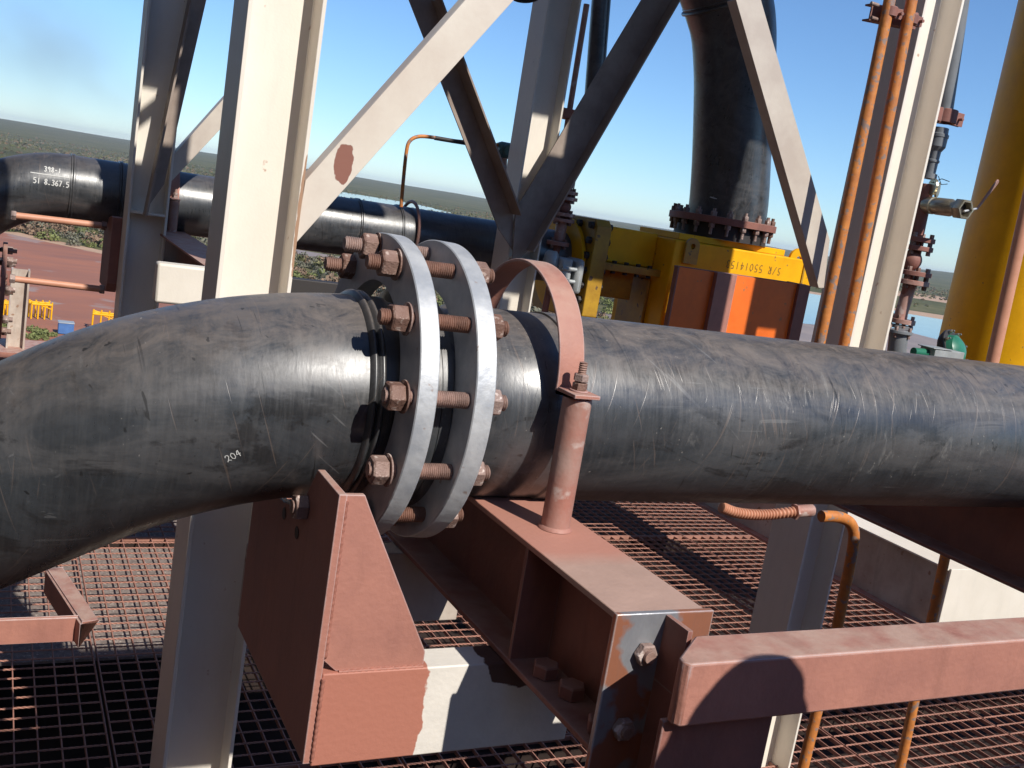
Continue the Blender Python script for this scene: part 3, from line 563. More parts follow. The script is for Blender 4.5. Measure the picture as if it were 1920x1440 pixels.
# flanged valve stack
def stack(name, label, cat, Y, items, tilt=None):
    """items: ('c',px0,py0,px1,py1,r,mat) cylinder, ('f',px,py,r,thick,mat) flange with bolts, ('b',px,py,r,mat) ball, ('x',px,py,w,d,h,mat) box"""
    t = thing(name, label, cat, tuple(at(items[0][1], items[0][2], Y)))
    for it in items:
        mb = MB()
        if it[0] == 'c': mb.cyl(at(it[1], it[2], Y), at(it[3], it[4], Y), it[5], 28); mb.build('pipe_piece', M[it[6]], t, bevel=.002)
        elif it[0] == 'f':
            c = at(it[1], it[2], Y); mb.ring(c-Vector((0, 0, it[4]/2)), Z3, it[3], .01, it[4], 40); f = mb.build('flange', M[it[5]], t)
            for k in range(4):
                a = R(45+90*k-20); p = c+Vector((math.cos(a), math.sin(a), 0))*it[3]*.78; q = MB(); q.hexa(p+Vector((0, 0, it[4]/2)), Z3, it[3]*.26, .022); q.hexa(p-Vector((0, 0, it[4]/2)), (0, 0, -1), it[3]*.26, .022); q.build('bolt', M['bolt'], f)
        elif it[0] == 'b':
            c = at(it[1], it[2], Y); n = 12; mb.lathe(c, Z3, [(-it[3]*math.cos(math.pi*k/n), max(it[3]*math.sin(math.pi*k/n), 0)) for k in range(n+1)], 28); mb.build('valve_body', M[it[4]], t)
        elif it[0] == 'x':
            c = at(it[1], it[2], Y); mb.box(c.x-it[3]/2, c.x+it[3]/2, c.y-it[4]/2, c.y+it[4]/2, c.z-it[5]/2, c.z+it[5]/2); mb.build('casing', M[it[6]], t, bevel=.008)
    return t
stack('valve_stack', 'brown flanged valve stack between the middle column and the yellow flange', 'valve', 6.8, [
 ('c', 1071, 310, 1064, 352, .052, 'post'), ('c', 1064, 350, 1058, 420, .035, 'primer_dark'), ('f', 1062, 361, .088, .026, 'post'), ('f', 1061, 372, .088, .026, 'post'), ('b', 1058, 388, .052, 'primer_dark'),
 ('f', 1056, 402, .088, .026, 'post'), ('f', 1055, 413, .088, .026, 'post'), ('c', 1054, 415, 1048, 452, .042, 'post'), ('f', 1046, 456, .085, .03, 'primer'), ('c', 1046, 456, 1020, 590, .025, 'primer_dark')])
t = thing('actuator', 'grey cast actuator with a square cover below the brown valve stack', 'actuator', tuple(at(1050, 510, 6.6)))
mb = MB(); c = at(1033, 488, 6.6); mb.lathe(c+Vector((0, 0, -.10)), Z3, [(0, 0), (0, .03), (.03, .055), (.08, .060), (.15, .05), (.17, .035), (.17, 0)], 28); mb.build('bell_housing', M['greybox'], t)
mb = MB(); c = at(1055, 508, 6.6); mb.box(c.x-.07, c.x+.03, c.y-.09, c.y+.09, c.z-.12, c.z+.10); mb.build('motor_casing', M['greybox'], t, bevel=.02)
mb = MB(); c = at(1075, 514, 6.6); mb.box(c.x-.04, c.x+.03, c.y-.11, c.y+.11, c.z-.14, c.z+.12); mb.build('cover', M['greybox'], t, bevel=.03)
for dz in (-.05, .04):
    mb = MB(); mb.cyl(c+Vector((-.16, -.1, dz)), c+Vector((-.04, -.1, dz)), .016, 14); mb.build('cable_gland', M['greybox'], t)

# ------------------------------------------------------------------ yellow gate valve
VY = 6.8
yv = thing('gate_valve', 'big yellow bolted gate valve with handwriting, at the end of the background pipe', 'valve', tuple(at(1300, 620, VY)))
c = at(1098, 505, VY); x0 = at(1085, 500, VY).x; x1 = at(1128, 500, VY).x
za, zb = at(1105, 408, VY).z, at(1088, 598, VY).z
mb = MB(); mb.ring((x0-.075, VY+.2, (za+zb)/2), X3, .37, .2, .03, 64); mb.build('pipe_flange', M['yellow'], yv)
mb = MB(); w = .42
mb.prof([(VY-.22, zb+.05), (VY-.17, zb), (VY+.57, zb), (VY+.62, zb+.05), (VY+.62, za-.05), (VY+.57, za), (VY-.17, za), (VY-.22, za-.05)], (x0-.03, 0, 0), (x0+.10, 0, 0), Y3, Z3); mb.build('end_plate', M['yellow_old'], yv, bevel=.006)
for k in range(7):
    z_ = za-.05-(za-zb-.1)*k/6
    for yy in (VY-.16,):
        b = MB(); b.hexa((x0-.031, yy, z_), (-1, 0, 0), .05, .03); b.build('bolt', M['darksteel'], yv); b = MB(); b.hexa((x0+.101, yy, z_), X3, .05, .03); b.build('bolt', M['darksteel'], yv)
    b = MB(); b.hexa((x0-.031, VY+.02, z_), (-1, 0, 0), .05, .03); b.build('bolt', M['darksteel'], yv)
# bonnet box (upper left) and lower box
xa, xb = x0+.103, at(1232, 470, VY).x
zt1, zb1 = at(1180, 430, VY).z, at(1180, 497, VY).z
MB().box(xa, xb, VY+.02, VY+.45, zb1, zt1).build('upper_body', M['yellow'], yv, bevel=.01)
zt2, zb2 = at(1150, 505, VY).z, at(1150, 560, VY).z
xc = at(1188, 560, VY).x
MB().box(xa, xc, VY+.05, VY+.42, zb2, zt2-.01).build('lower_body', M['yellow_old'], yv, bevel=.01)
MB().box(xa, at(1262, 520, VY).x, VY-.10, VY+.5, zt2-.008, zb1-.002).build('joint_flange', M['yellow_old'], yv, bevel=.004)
for k in range(6):
    xx = xa+.06+k*.11; b = MB(); b.hexa((xx, VY-.06, zb1-.002), Z3, .035, .022); b.hexa((xx, VY-.06, zt2-.008), (0, 0, -1), .035, .022); b.build('bolt', M['darksteel'], yv)
xd, xe = xb-.0, at(1490, 520, VY).x
ztd, zbd = at(1290, 452, VY-.25).z, at(1290, 660, VY-.25).z
MB().box(xb+.002, xe, VY-.22, VY+.5, zbd, ztd).build('main_body', M['yellow'], yv, bevel=.012)
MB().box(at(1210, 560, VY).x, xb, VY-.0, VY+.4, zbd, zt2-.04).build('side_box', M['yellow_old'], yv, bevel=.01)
MB().box(at(1256, 445, VY).x, at(1452, 480, VY).x, VY-.12, VY+.45, ztd+.002, ztd+.052).build('top_plate', M['yellow'], yv, bevel=.004)
# lifting lugs and a corner strip
def lug(px, py, Y, s=.10):
    c = at(px, py, Y); mb = MB(); n = 16; pts = [(c.x-s*.75, c.z-s*1.6), (c.x+s*.75, c.z-s*1.6)]+[(c.x+s*.75*math.cos(a), c.z+s*.75*math.sin(a)) for a in [math.pi*k/n for k in range(n+1)]]
    # outer outline with a round hole: two half plates
    ro = s*.75; ri = s*.26; vs = []; fs = []
    out = [(ro*math.cos(a), ro*math.sin(a)) if math.sin(a) >= -.01 else (max(-ro, min(ro, 2.2*ro*math.cos(a))), -s*1.6 if abs(math.cos(a)) < .5 else -s*1.6*abs(math.sin(a))/.87) for a in [2*math.pi*k/48 for k in range(48)]]
    for yy in (Y-.012, Y+.012):
        for k in range(48): vs.append((c.x+out[k][0], yy, c.z+out[k][1]))
        for k in range(48): a = 2*math.pi*k/48; vs.append((c.x+ri*math.cos(a), yy, c.z+ri*math.sin(a)))
    for k in range(48):
        k2 = (k+1) % 48; fs += [(k, k2, 48+k2, 48+k), (96+k2, 96+k, 144+k, 144+k2), (k2, k, 96+k, 96+k2), (48+k, 48+k2, 144+k2, 144+k)]
    mb.add(vs, fs); return mb
lug(1496, 488, VY-.20, .13).build('lifting_lug', M['yellow'], yv); lug(1298, 462, VY-.24, .085).build('lifting_lug', M['yellow_old'], yv)
def ysurf(u, v):    # written upside down
    c = at(1465, 503, VY-.222); return Vector((c.x-u, VY-.2215, c.z-v)), Vector((0, -1, 0))
script('S/R 55014153', ysurf, .060, .0055, .80).build('marker_writing', M['ink'], yv, smooth=False)
MB().box(xe-.13, xe-.115, VY-.232, VY-.2205, zbd+.02, ztd-.02).build('weld_seam', M['yellow_old'], yv)
# brown bolted flange and the big riser
rf = thing('bolted_flange', 'brown round flange with a ring of bolts on top of the yellow valve', 'flange', tuple(at(1350, 450, 6.95)))
cf = Vector(((at(1262, 425, 6.95).x+at(1432, 455, 6.95).x)/2, 6.95, ztd+.20)); rfR = (at(1432, 455, 6.95).x-at(1262, 425, 6.95).x)/2*.93
mb = MB(); mb.ring(cf-Vector((0, 0, .03)), Z3, rfR, .2, .055, 96); mb.build('flange_disc', M['primer_dark'], rf)
mb = MB(); mb.cyl((cf.x, cf.y, ztd+.053), (cf.x, cf.y, cf.z-.031), rfR*.86, 64); mb.build('neck', M['darksteel'], rf)
for k in range(20):
    a = 2*math.pi*k/20+.1; p = cf+Vector((math.cos(a), math.sin(a), 0))*rfR*.92
    b = MB(); b.cyl(p-Vector((0, 0, .12)), p+Vector((0, 0, .085)), .013, 10); b.hexa(p+Vector((0, 0, .026)), Z3, .046, .036); b.hexa(p-Vector((0, 0, .031)), (0, 0, -1), .046, .036); b.build('bolt', M['bolt'], rf)
ris = thing('large_riser', 'tall black vertical pipe standing on the yellow valve, flared slightly toward the top', 'pipe', tuple(cf))
rr0 = rfR*.73; pts = []; rad = []
L_ = [(1357, 446, rr0), (1366, 380, rr0), (1371, 300, rr0*.985), (1375, 200, rr0*.985), (1377, 130, rr0*1.0), (1375, 60, rr0*1.03), (1366, 10, rr0*1.06), (1345, -60, rr0*1.1), (1310, -140, rr0*1.1)]
mb = MB(); P_ = [at(a, b, 6.95) for a, b, c_ in L_]; SP = smooth_path(P_, 6); rads = []
for i in range(len(L_)-1): rads += [L_[i][2]+(L_[i+1][2]-L_[i][2])*k/6 for k in range(6)]
rads.append(L_[-1][2]); mb.tube(SP, 0, 64, rads); mb.build('pipe_body', M['hdpe_far'], ris, ang=60)
mb = MB(); p = at(1362, 2, 6.95); mb.torus(p, (SP[-12]-SP[-18]), rr0*1.07, .014, 64, 8); mb.torus(p+Vector((0, 0, .035)), (SP[-12]-SP[-18]), rr0*1.07, .014, 64, 8); mb.build('weld_bead', M['hdpe_far'], ris)
def rsurf(u, v):    # text runs up the pipe
    c0_ = at(1342, 372, 6.72); th = R(-62)-v/rr0*1.0
    n = Vector((math.cos(th-R(28)), math.sin(th-R(28)), 0)); n = Vector((-math.sin(R(28)+v/rr0*-1), -math.cos(R(28)+v/rr0*-1), 0))
    k = v/rr0; a = R(66)-k; n = Vector((-math.sin(a), -math.cos(a), 0)); return Vector((at(1366, 380, 6.95).x, 6.95, c0_.z+u))+n*(rr0*1.006), n
script('W1', rsurf, .062, .008, .95).build('marker_writing', M['chalk'], ris, smooth=False)

# ------------------------------------------------------------------ orange guard box
gx0, gx1 = at(1262, 560, 6.1), at(1500, 600, 6.1); gz = at(1270, 500, 6.1).z
gb = thing('orange_guard', 'open orange guard box with brown steel uprights below the yellow valve', 'guard', (gx0.x, 6.1, gz-1.2))
xm1 = at(1330, 560, 6.1).x; xm2 = at(1368, 560, 6.1).x; gzb = gz-1.3
MB().box(gx0.x, xm1, 6.10, 6.112, gzb, gz).build('left_panel', M['orange'], gb, bevel=.001)
MB().box(xm1+.002, xm2-.002, 6.06, 6.13, gzb, gz+.004).build('upright', M['primer'], gb, bevel=.004)
MB().box(xm2, gx1.x-.10, 6.10, 6.112, gzb, gz).build('right_panel', M['orange'], gb, bevel=.001)
MB().box(gx1.x-.10, gx1.x+.01, 6.07, 6.13, gzb, gz+.004).build('upright', M['primer_dark'], gb, bevel=.004)
MB().box(gx0.x-.012, gx0.x-.001, 6.09, 6.14, gzb, gz+.003).build('side_panel', M['primer_dark'], gb, bevel=.001)
MB().box(gx0.x, gx1.x, 6.113, 6.16, gz-.012, gz+.006).build('top_edge', M['primer_dark'], gb)
MB().box(gx1.x+.011, gx1.x+.022, 6.10, 6.35, gzb, gz+.003).build('side_panel', M['darksteel'], gb)

# ------------------------------------------------------------------ orange pipes on the right column
def opipe(p0, p1, r, label, m='orange_pipe', name='orange_pipe'):
    mb = MB(); mb.tube([Vector(p0).lerp(Vector(p1), k/12) for k in range(13)], r, 20); return tag(mb.build(name, M[m], None, ang=60), label, 'pipe')
q0, q1 = at(1670, 0, 3.42), at(1543, 640, 3.42); opipe(q0+(q0-q1)*.5, (q0.x*.3+q1.x*.7, 3.42, q1.z-.45), .0245, 'left of the two chipped orange pipes running up the right column')
q0, q1 = at(1711, 0, 3.40), at(1588, 640, 3.40); opipe(q0+(q0-q1)*.5, (q1.x, 3.40, q1.z-.45), .0245, 'right of the two chipped orange pipes running up the right column')
q0, q1 = at(1945, 300, 3.6), at(1858, 690, 3.6); opipe(q0+(q0-q1)*1., q1+(q1-q0)*.4, .033, 'salmon vertical pipe in front of the yellow pipe at the right edge', 'pink_pipe', 'salmon_pipe')
pc = thing('pipe_clips', 'dark brown clip bar holding the two orange pipes near the top edge', 'pipe clip', tuple(at(1670, 25, 3.42)))
p0, p1 = at(1632, 22, 3.47), at(1718, 40, 3.47)
mb = MB(); mb.prof([(-.035, -.004), (.035, -.004), (.035, .04), (.027, .04), (.027, .004), (-.027, .004), (-.027, .04), (-.035, .04)], p0, p1, Z3, (0, 1, 0)); mb.build('channel_bar', M['primer_dark'], pc, bevel=.001)
for px, py in ((1668, 22), (1707, 36)):
    c = at(px, py, 3.42); mb = MB(); mb.ring(c-Vector((0, 0, .02)), Z3, .032, .0255, .04, 28); mb.box(c.x+.03, c.x+.062, c.y-.01, c.y+.01, c.z-.02, c.z+.02); mb.cyl((c.x+.046, c.y-.03, c.z), (c.x+.046, c.y+.03, c.z), .007, 10); mb.build('pipe_clip', M['primer_dark'], pc)
for px, py, mx_ in ((1640, 8, 0), (1640, 35, 0)):
    c = at(px, py, 3.44); mb = MB(); mb.cyl(c+Vector((-.02, 0, 0)), c+Vector((.02, 0, 0)), .008, 10); mb.build('clip_bolt', M['bolt'], pc)

# ------------------------------------------------------------------ instrument line right of the right column
IY = 4.1
il = thing('air_line', 'grey plastic vertical pipe with reducers right of the right column, brown clamp on it', 'pipe', tuple(at(1745, 330, IY)))
mb = MB(); mb.tube([at(1822, -160, IY), at(1800, 0, IY), at(1769, 212, IY)], .047, 28); mb.build('pipe', M['greyplastic'], il, ang=60)
mb = MB(); c = at(1765, 240, IY); e = at(1741, 335, IY); ax = e-c; Ln = ax.length
mb.lathe(c, ax, [(0, 0), (0, .040), (.03, .042), (.035, .049), (.05, .049), (.052, .046), (.10, .046), (.125, .030), (Ln*.62, .029), (Ln*.62+.004, .034), (Ln*.62+.014, .034), (Ln*.62+.018, .029), (Ln*.9, .029), (Ln*.9, .040), (Ln, .040), (Ln, 0)], 32); mb.build('reducer', M['greyplastic'], il, ang=30)
c = at(1772, 218, IY); mb = MB(); mb.ring(c-Vector((0, 0, .035)), Z3, .062, .047, .07, 32); mb.box(c.x+.055, c.x+.13, c.y-.012, c.y-.004, c.z-.035, c.z+.035); mb.box(c.x+.055, c.x+.13, c.y+.010, c.y+.018, c.z-.035, c.z+.035); mb.cyl((c.x+.095, c.y-.04, c.z), (c.x+.095, c.y+.05, c.z), .008, 10); mb.box(c.x-.14, c.x-.05, c.y-.03, c.y+.03, c.z-.035, c.z+.035)
mb.build('pipe_clamp', M['primer_dark'], il, bevel=.001)
st = stack('valve_stack', 'brown flanged valve stack behind the right column below the brass valve', 'valve', IY, [
 ('c', 1738, 345, 1718, 440, .040, 'primer_dark'), ('c', 1718, 440, 1690, 600, .026, 'primer_dark'), ('f', 1722, 449, .088, .026, 'primer_dark'), ('f', 1718, 465, .088, .026, 'primer_dark'), ('b', 1708, 488, .058, 'primer_dark'),
 ('f', 1712, 512, .098, .026, 'primer_dark'), ('f', 1708, 529, .098, .026, 'post'), ('c', 1706, 535, 1686, 600, .035, 'post'), ('f', 1690, 602, .075, .026, 'post'), ('f', 1687, 612, .07, .016, 'greyplastic')])
bv = thing('ball_valve', 'brass ball valve with an open hexagonal end pointing right and a brown lever', 'valve', tuple(at(1740, 380, IY)))
p0, p1 = at(1736, 384, IY-.02), at(1812, 393, IY-.30); ax = p1-p0; Ln = ax.length
mb = MB(); mb.lathe(p0, ax, [(0, 0), (0, .042), (Ln*.1, .046), (Ln*.2, .046), (Ln*.22, .041), (Ln*.3, .046), (Ln*.62, .046), (Ln*.66, .040), (Ln*.8, .040), (Ln*.82, .042)], 32); mb.build('valve_body', M['brass'], bv, ang=30)
mb = MB(); mb.lathe(p0+ax*.8, ax, [(0, .036), (0, .052), (.008, .056), (Ln*.2-.008, .056), (Ln*.2, .052)], 6, .3)
o_ = p0+ax*.8; mb.lathe(o_, ax, [(Ln*.2, .052), (Ln*.2, .043), (Ln*.06, .040), (Ln*.06, 0)], 6, .3); mb.build('hexagon_end', M['brass'], bv, ang=30)
mb = MB(); mb.lathe(p0+ax*.83, ax, [(Ln*.04, .0335), (Ln*.04, 0)], 32); mb.build('bore', M['darksteel'], bv)
h0, h1 = at(1832, 391, IY-.28), at(1872, 338, IY-.30); ax2 = (h1-h0); u = ax2.normalized(); v = Vector((0, -.3, 1)).cross(u).normalized(); w_ = u.cross(v)
mb = MB(); Lh = ax2.length; mb.prof([(0, -.008), (Lh*.55, -.013), (Lh*.95, -.017), (Lh, -.008), (Lh, .008), (Lh*.95, .017), (Lh*.55, .013), (0, .008)], h0-v*.004, h0+v*.004, u, w_); mb.build('lever', M['post'], bv, bevel=.002)
mb = MB(); mb.tube([p0+ax*.95+Vector((0, .0, -.01)), h0], .006, 8); mb.build('lever_stem', M['galv'], bv)
c = at(1747, 350, IY-.05); tg = MB(); tg.cyl(c, c+Vector((.012, -.004, .0)), .044, 28); tg.cyl(c+Vector((.05, .01, -.01)), c+Vector((.056, .0, -.01)), .040, 28); tg.build('round_tag', M['brass'], bv)
mb = MB(); mb.tube([c+Vector((-.01, 0, .02)), c+Vector((.05, -.01, .05)), c+Vector((.11, -.01, .045))], .0022, 6); mb.tube([c+Vector((.02, -.01, .06)), c+Vector((.055, -.01, .02)), c+Vector((.10, -.01, .03))], .0022, 6); mb.build('tie_wire', M['darksteel'], bv)

# green diaphragm instrument with grey box
gi = thing('pressure_instrument', 'round green instrument with bolted rim and grey box just above the main pipe', 'instrument', tuple(at(1790, 660, 3.9)))
c = at(1783, 658, 3.9); nrm = Vector((.25, -.85, .40)).normalized()
mb = MB(); mb.lathe(c, nrm, [(-.03, 0), (-.03, .10), (0, .118), (.014, .118), (.014, .08)], 48); mb.build('rim', M['darksteel'], gi, ang=35); mb = MB(); mb.lathe(c, nrm, [(.0142, .088), (.045, .078), (.065, .045), (.07, 0)], 48); mb.build('diaphragm_cover', M['green'], gi, ang=35)
a_ = nrm.orthogonal().normalized(); b_ = nrm.cross(a_)
for k in range(8):
    p = c+(a_*math.cos(k*math.pi/4+.2)+b_*math.sin(k*math.pi/4+.2))*.104; mb = MB(); mb.hexa(p+nrm*.02, nrm, .018, .016); mb.cyl(p+nrm*.02, p+nrm*.048, .005, 8); mb.build('rim_bolt', M['brass'], gi)
p = at(1763, 665, 3.75); mb = MB(); mb.box(p.x-.10, p.x+.12, p.y-.05, p.y+.05, p.z-.04, p.z+.03); mb.box(p.x-.12, p.x+.02, p.y-.055, p.y+.055, p.z+.031, p.z+.037); mb.build('junction_box', M['greybox'], gi, bevel=.008)
mb = MB(); mb.cyl(p+Vector((-.2, 0, 0)), p+Vector((-.1, 0, 0)), .022, 16); mb.build('stem', M['green'], gi)
stack('nozzle', 'dark grey flared nozzle at the right column foot left of the green instrument', 'pipe', 4.0, [('c', 1686, 618, 1678, 690, .05, 'greyplastic'), ('f', 1686, 622, .07, .016, 'greyplastic')])

# ------------------------------------------------------------------ big yellow vertical pipe at the right edge
yr = ray(1830, 305); dh = Vector((yr.x, yr.y, 0)).normalized(); perp = Vector((dh.y, -dh.x, 0)); YR = .52; Dy = 9.6
e0 = on(1765, 610, 1, 1.); e0 = Vector((e0.x, e0.y, 0)).normalized(); perp = Vector((e0.y, -e0.x, 0)); cy = e0*math.sqrt(Dy**2)+perp*YR
yp = thing('yellow_pipe', 'very large yellow vertical pipe filling the right edge', 'pipe', (cy.x, cy.y, -3))
mb = MB(); mb.cyl((cy.x, cy.y, -1.6), (cy.x, cy.y, 5), YR, 96); mb.build('pipe_body', M['yellow'], yp, ang=50)

# ------------------------------------------------------------------ under the main pipe, right
bx0 = on(1920, 1113, 2, -.87); bx1 = on(1545, 958, 2, -.87)
support_beam(bx0.x, bx0.x+.2, 1.3, 4.2, -.62, -.87, 'dark brown beam under the straight pipe at the lower right running back into the shade', (M['primer_dark'], M['primer_dark']))
mc = thing('flexible_conduit', 'ribbed salmon flexible conduit hanging under the straight pipe', 'conduit', tuple(at(1440, 960, 3.42)))
path = smooth_path([at(1353, 951, 3.42), at(1380, 961, 3.42), at(1415, 965, 3.42), at(1450, 964, 3.42), at(1492, 959, 3.42)], 40); n = len(path)
mb = MB(); mb.tube(path, 0, 16, [.0195+.0065*math.sin(k*2*math.pi/6.) for k in range(n)]); mb.build('corrugated_tube', M['pink_pipe'], mc, ang=80)
mb = MB(); mb.cyl(at(1490, 959, 3.42), at(1522, 957, 3.42), .029, 20); mb.hexa(at(1488, 959, 3.42), at(1500, 959, 3.42)-at(1488, 959, 3.42), .066, .016); mb.build('coupling', M['post'], mc)
mb = MB(); mb.tube(smooth_path([at(1540, 968, 3.), at(1575, 970, 3.), at(1597, 985, 3.), at(1600, 1020, 3.), at(1585, 1100, 3.), at(1560, 1220, 3.), at(1530, 1340, 3.), at(1498, 1470, 3.)]), .024, 18)
tag(mb.build('conduit', M['orange_pipe'], None), 'orange conduit bending down from under the straight pipe past the right column', 'conduit')
opipe(at(1775, 1030, 3.1), at(1680, 1475, 3.1), .0235, 'straight orange pipe below the brown rail at the lower right')
GX = at(1785, 1068, 4.0)
wg = thing('white_girder', 'white girder at the lower right, its end sunlit and its side in shade', 'girder', (GX.x, 4.0, -2.1))
MB().box(GX.x, GX.x+1.3, 4.0, 4.016, -2.14, GX.z).build('end_plate', M['white'], wg, bevel=.003)
MB().box(GX.x+.005, GX.x+.02, 4.017, 9.0, -2.12, GX.z-.013).build('web', M['white_dirty'], wg)
MB().box(GX.x-.015, GX.x+.25, 4.017, 9.0, GX.z-.012, GX.z-.001).build('top_flange', M['white'], wg)
MB().box(GX.x-.06, GX.x+.25, 4.017, 9.0, -2.14, -2.121).build('bottom_flange', M['primer'], wg)

# ------------------------------------------------------------------ grating panels
GZ = -2.6
def grate_mesh(wx, wy, pitch=.0955):
    mb = MB(); nx = int(round(wx/pitch)); ny = int(round(wy/pitch))
    for i in range(nx+1):
        x = i*wx/nx; mb.box(x-.0027, x+.0027, 0, wy, -.022, 0)
    mb.box(0, wx, -.003, .003, -.026, .001); mb.box(0, wx, wy-.003, wy+.003, -.026, .001)
    for j in range(1, ny):           # twisted square cross rods
        y = j*wy/ny; n = int(wx/.0085); vs = []; fs = []
        for k in range(n+1):
            a = k*math.pi/2/3.0
            for q in range(4):
                b = a+q*math.pi/2; vs.append((k*wx/n, y+.0052*math.cos(b), .001+.0052*math.sin(b)))
        for k in range(n):
            for q in range(4): fs.append((k*4+q, k*4+(q+1) % 4, (k+1)*4+(q+1) % 4, (k+1)*4+q))
        mb.add(vs, fs)
    return mb
pw, ply = 1.24, 2.865
g0 = grate_mesh(pw-.02, ply-.02).build('grating_panel', M['grate'], None, smooth=False)
used = False; rows = ['nearest', 'second', 'third', 'farthest']
for i in range(-1, 7):
    for j in range(4):
        o = g0 if not used else g0.copy()
        if used: S.collection.objects.link(o)
        used = True; o.location = (-.62+i*pw, 1.2+j*ply, GZ)
        tag(o, 'floor grating panel, %s row, %s' % (rows[j], ['far left of the sunlit column', 'under the pipe bend at the left', 'below the bracket', 'below the support beam', 'left of the right column foot', 'at the right column foot', 'right of the right column', 'at the far right edge'][i+1]), 'grating', 'floor grating panels')
mb = MB(); mb.box(-2.6, 1.9, 5.3, 7.9, GZ-.075, GZ-.060); tag(mb.build('spillage_tray', M['tray'], None), 'grey gravelly ore dust on the tray just under the left gratings', 'tray')
mb = MB(); mb.box(-2.9, 13.5, -3.0, 13., -3.5, -3.4); tag(mb.build('shade_floor', M['darkfloor'], None), 'dark sheet added below the grating, its colour standing in for shade', 'deck')  # added sheet, coloured dark in place of the shade below the grating
for k, (y, l_) in enumerate(((1.3, 'nearest'), (4.06, 'second'), (6.93, 'third'), (9.79, 'fourth'), (12.6, 'farthest'))):
    t = thing('floor_beam', 'brown floor beam under the gratings running left to right, %s from the camera' % l_, 'beam', (3, y, GZ-.2), 'floor beams'); MB().box(-2.8, 9.4, y-.05, y+.05, GZ-.14, GZ-.030).build('beam_body', M['darkfloor'], t)  # beams take the same dark colour in place of shade
# low diagonal brown angle at the lower left, with its cross piece
lg = thing('kick_frame', 'small brown angle frame lying on the grating below the pipe bend at the lower left', 'frame', tuple(gr(100, 1180, GZ)))
p0, p1 = gr(85, 1075, GZ+.05), gr(140, 1172, GZ+.05)
def abar(p0, p1, w, d, t, side, up, nm, par, m):
    p0, p1 = Vector(p0), Vector(p1); ax = (p1-p0).normalized(); u = Vector(side); u = (u-ax*u.dot(ax)).normalized(); v = Vector(up); v = (v-ax*v.dot(ax)-u*v.dot(u)).normalized()
    mb = MB(); mb.prof([(0, 0), (w, 0), (w, t), (t, t), (t, d), (0, d)], p0, p1, u, v); return mb.build(nm, m, par, bevel=.002)
zf = GZ+.75
p0, p1 = on(85, 1070, 2, zf), on(150, 1170, 2, zf)
abar(p0, p1, .07, -.10, .008, (1, 0, 0), (0, 0, 1), 'side_angle', lg, M['primer'])
p2, p3 = on(-60, 1166, 2, zf), on(150, 1158, 2, zf); abar(p2, p3, .004, -.10, .008, (0, 1, 0), (0, 0, 1), 'cross_angle', lg, M['primer'])

# walkway the photographer's side, second person whose head shades the rail
wk = g0.copy(); S.collection.objects.link(wk); wk.location = (.4, -2.3, -1.70); tag(wk, 'walkway grating panel behind the camera', 'grating', 'walkway panels')
wk2 = g0.copy(); S.collection.objects.link(wk2); wk2.location = (.4-pw, -2.3, -1.70); tag(wk2, 'walkway grating panel behind the camera to the left', 'grating', 'walkway panels')
def skinbody(name, verts, edges, radii, m, parent=None, sub=2):
    me = bpy.data.meshes.new(name); me.from_pydata(verts, edges, []); o = bpy.data.objects.new(name, me); S.collection.objects.link(o)
    o.modifiers.new('skin', 'SKIN'); 
    for i, r in enumerate(radii): me.skin_vertices[0].data[i].radius = (r if isinstance(r, tuple) else (r, r))
    me.skin_vertices[0].data[0].use_root = True
    sb_ = o.modifiers.new('sub', 'SUBSURF'); sb_.levels = sub; sb_.render_levels = sub; me.materials.append(m)
    if parent is not None: o.parent = parent; o.matrix_parent_inverse = parent.matrix_world.inverted()
    return o
pp = Vector((1.29, .27, -1.655))
me_v = [(0, 0, .95), (0, 0, 1.15), (0, 0, 1.38), (0, .01, 1.48), (0, .03, 1.60), (.17, 0, 1.40), (.24, .03, 1.12), (.23, .2, .95), (-.17, 0, 1.40), (-.24, .03, 1.12), (-.23, .2, .95), (.10, 0, .88), (.11, .02, .48), (.11, 0, .08), (.11, .15, .03), (-.10, 0, .88), (-.11, .02, .48), (-.11, 0, .08), (-.11, .15, .03)]
me_e = [(0, 1), (1, 2), (2, 3), (3, 4), (2, 5), (5, 6), (6, 7), (2, 8), (8, 9), (9, 10), (0, 11), (11, 12), (12, 13), (13, 14), (0, 15), (15, 16), (16, 17), (17, 18)]
me_r = [(.16, .11), (.15, .11), (.17, .11), .055, (.08, .10), .06, .045, .03, .06, .045, .03, .09, .065, .045, .04, .09, .065, .045, .04]
per = thing('person', 'person in orange work shirt and white helmet, beside the camera, only their shadow showing', 'person', tuple(pp))
bd = skinbody('body', [tuple(pp+Vector(v)) for v in me_v], me_e, me_r, M['fabric_hi'], per)
mb = MB(); hc = pp+Vector((0, .03, 1.635)); n = 10
mb.lathe(hc, (0, .08, 1), [(0, .128), (.004, .130), (.02, .118), (.06, .108), (.09, .085), (.11, .045), (.116, 0)], 32)
mb.prof([(-.10, .05), (-.05, .135), (0, .155), (.05, .135), (.10, .05)], hc+Vector((0, 0, -.002)), hc+Vector((0, 0, .006)), X3, Y3); mb.build('helmet', M['plastic_white'], per)

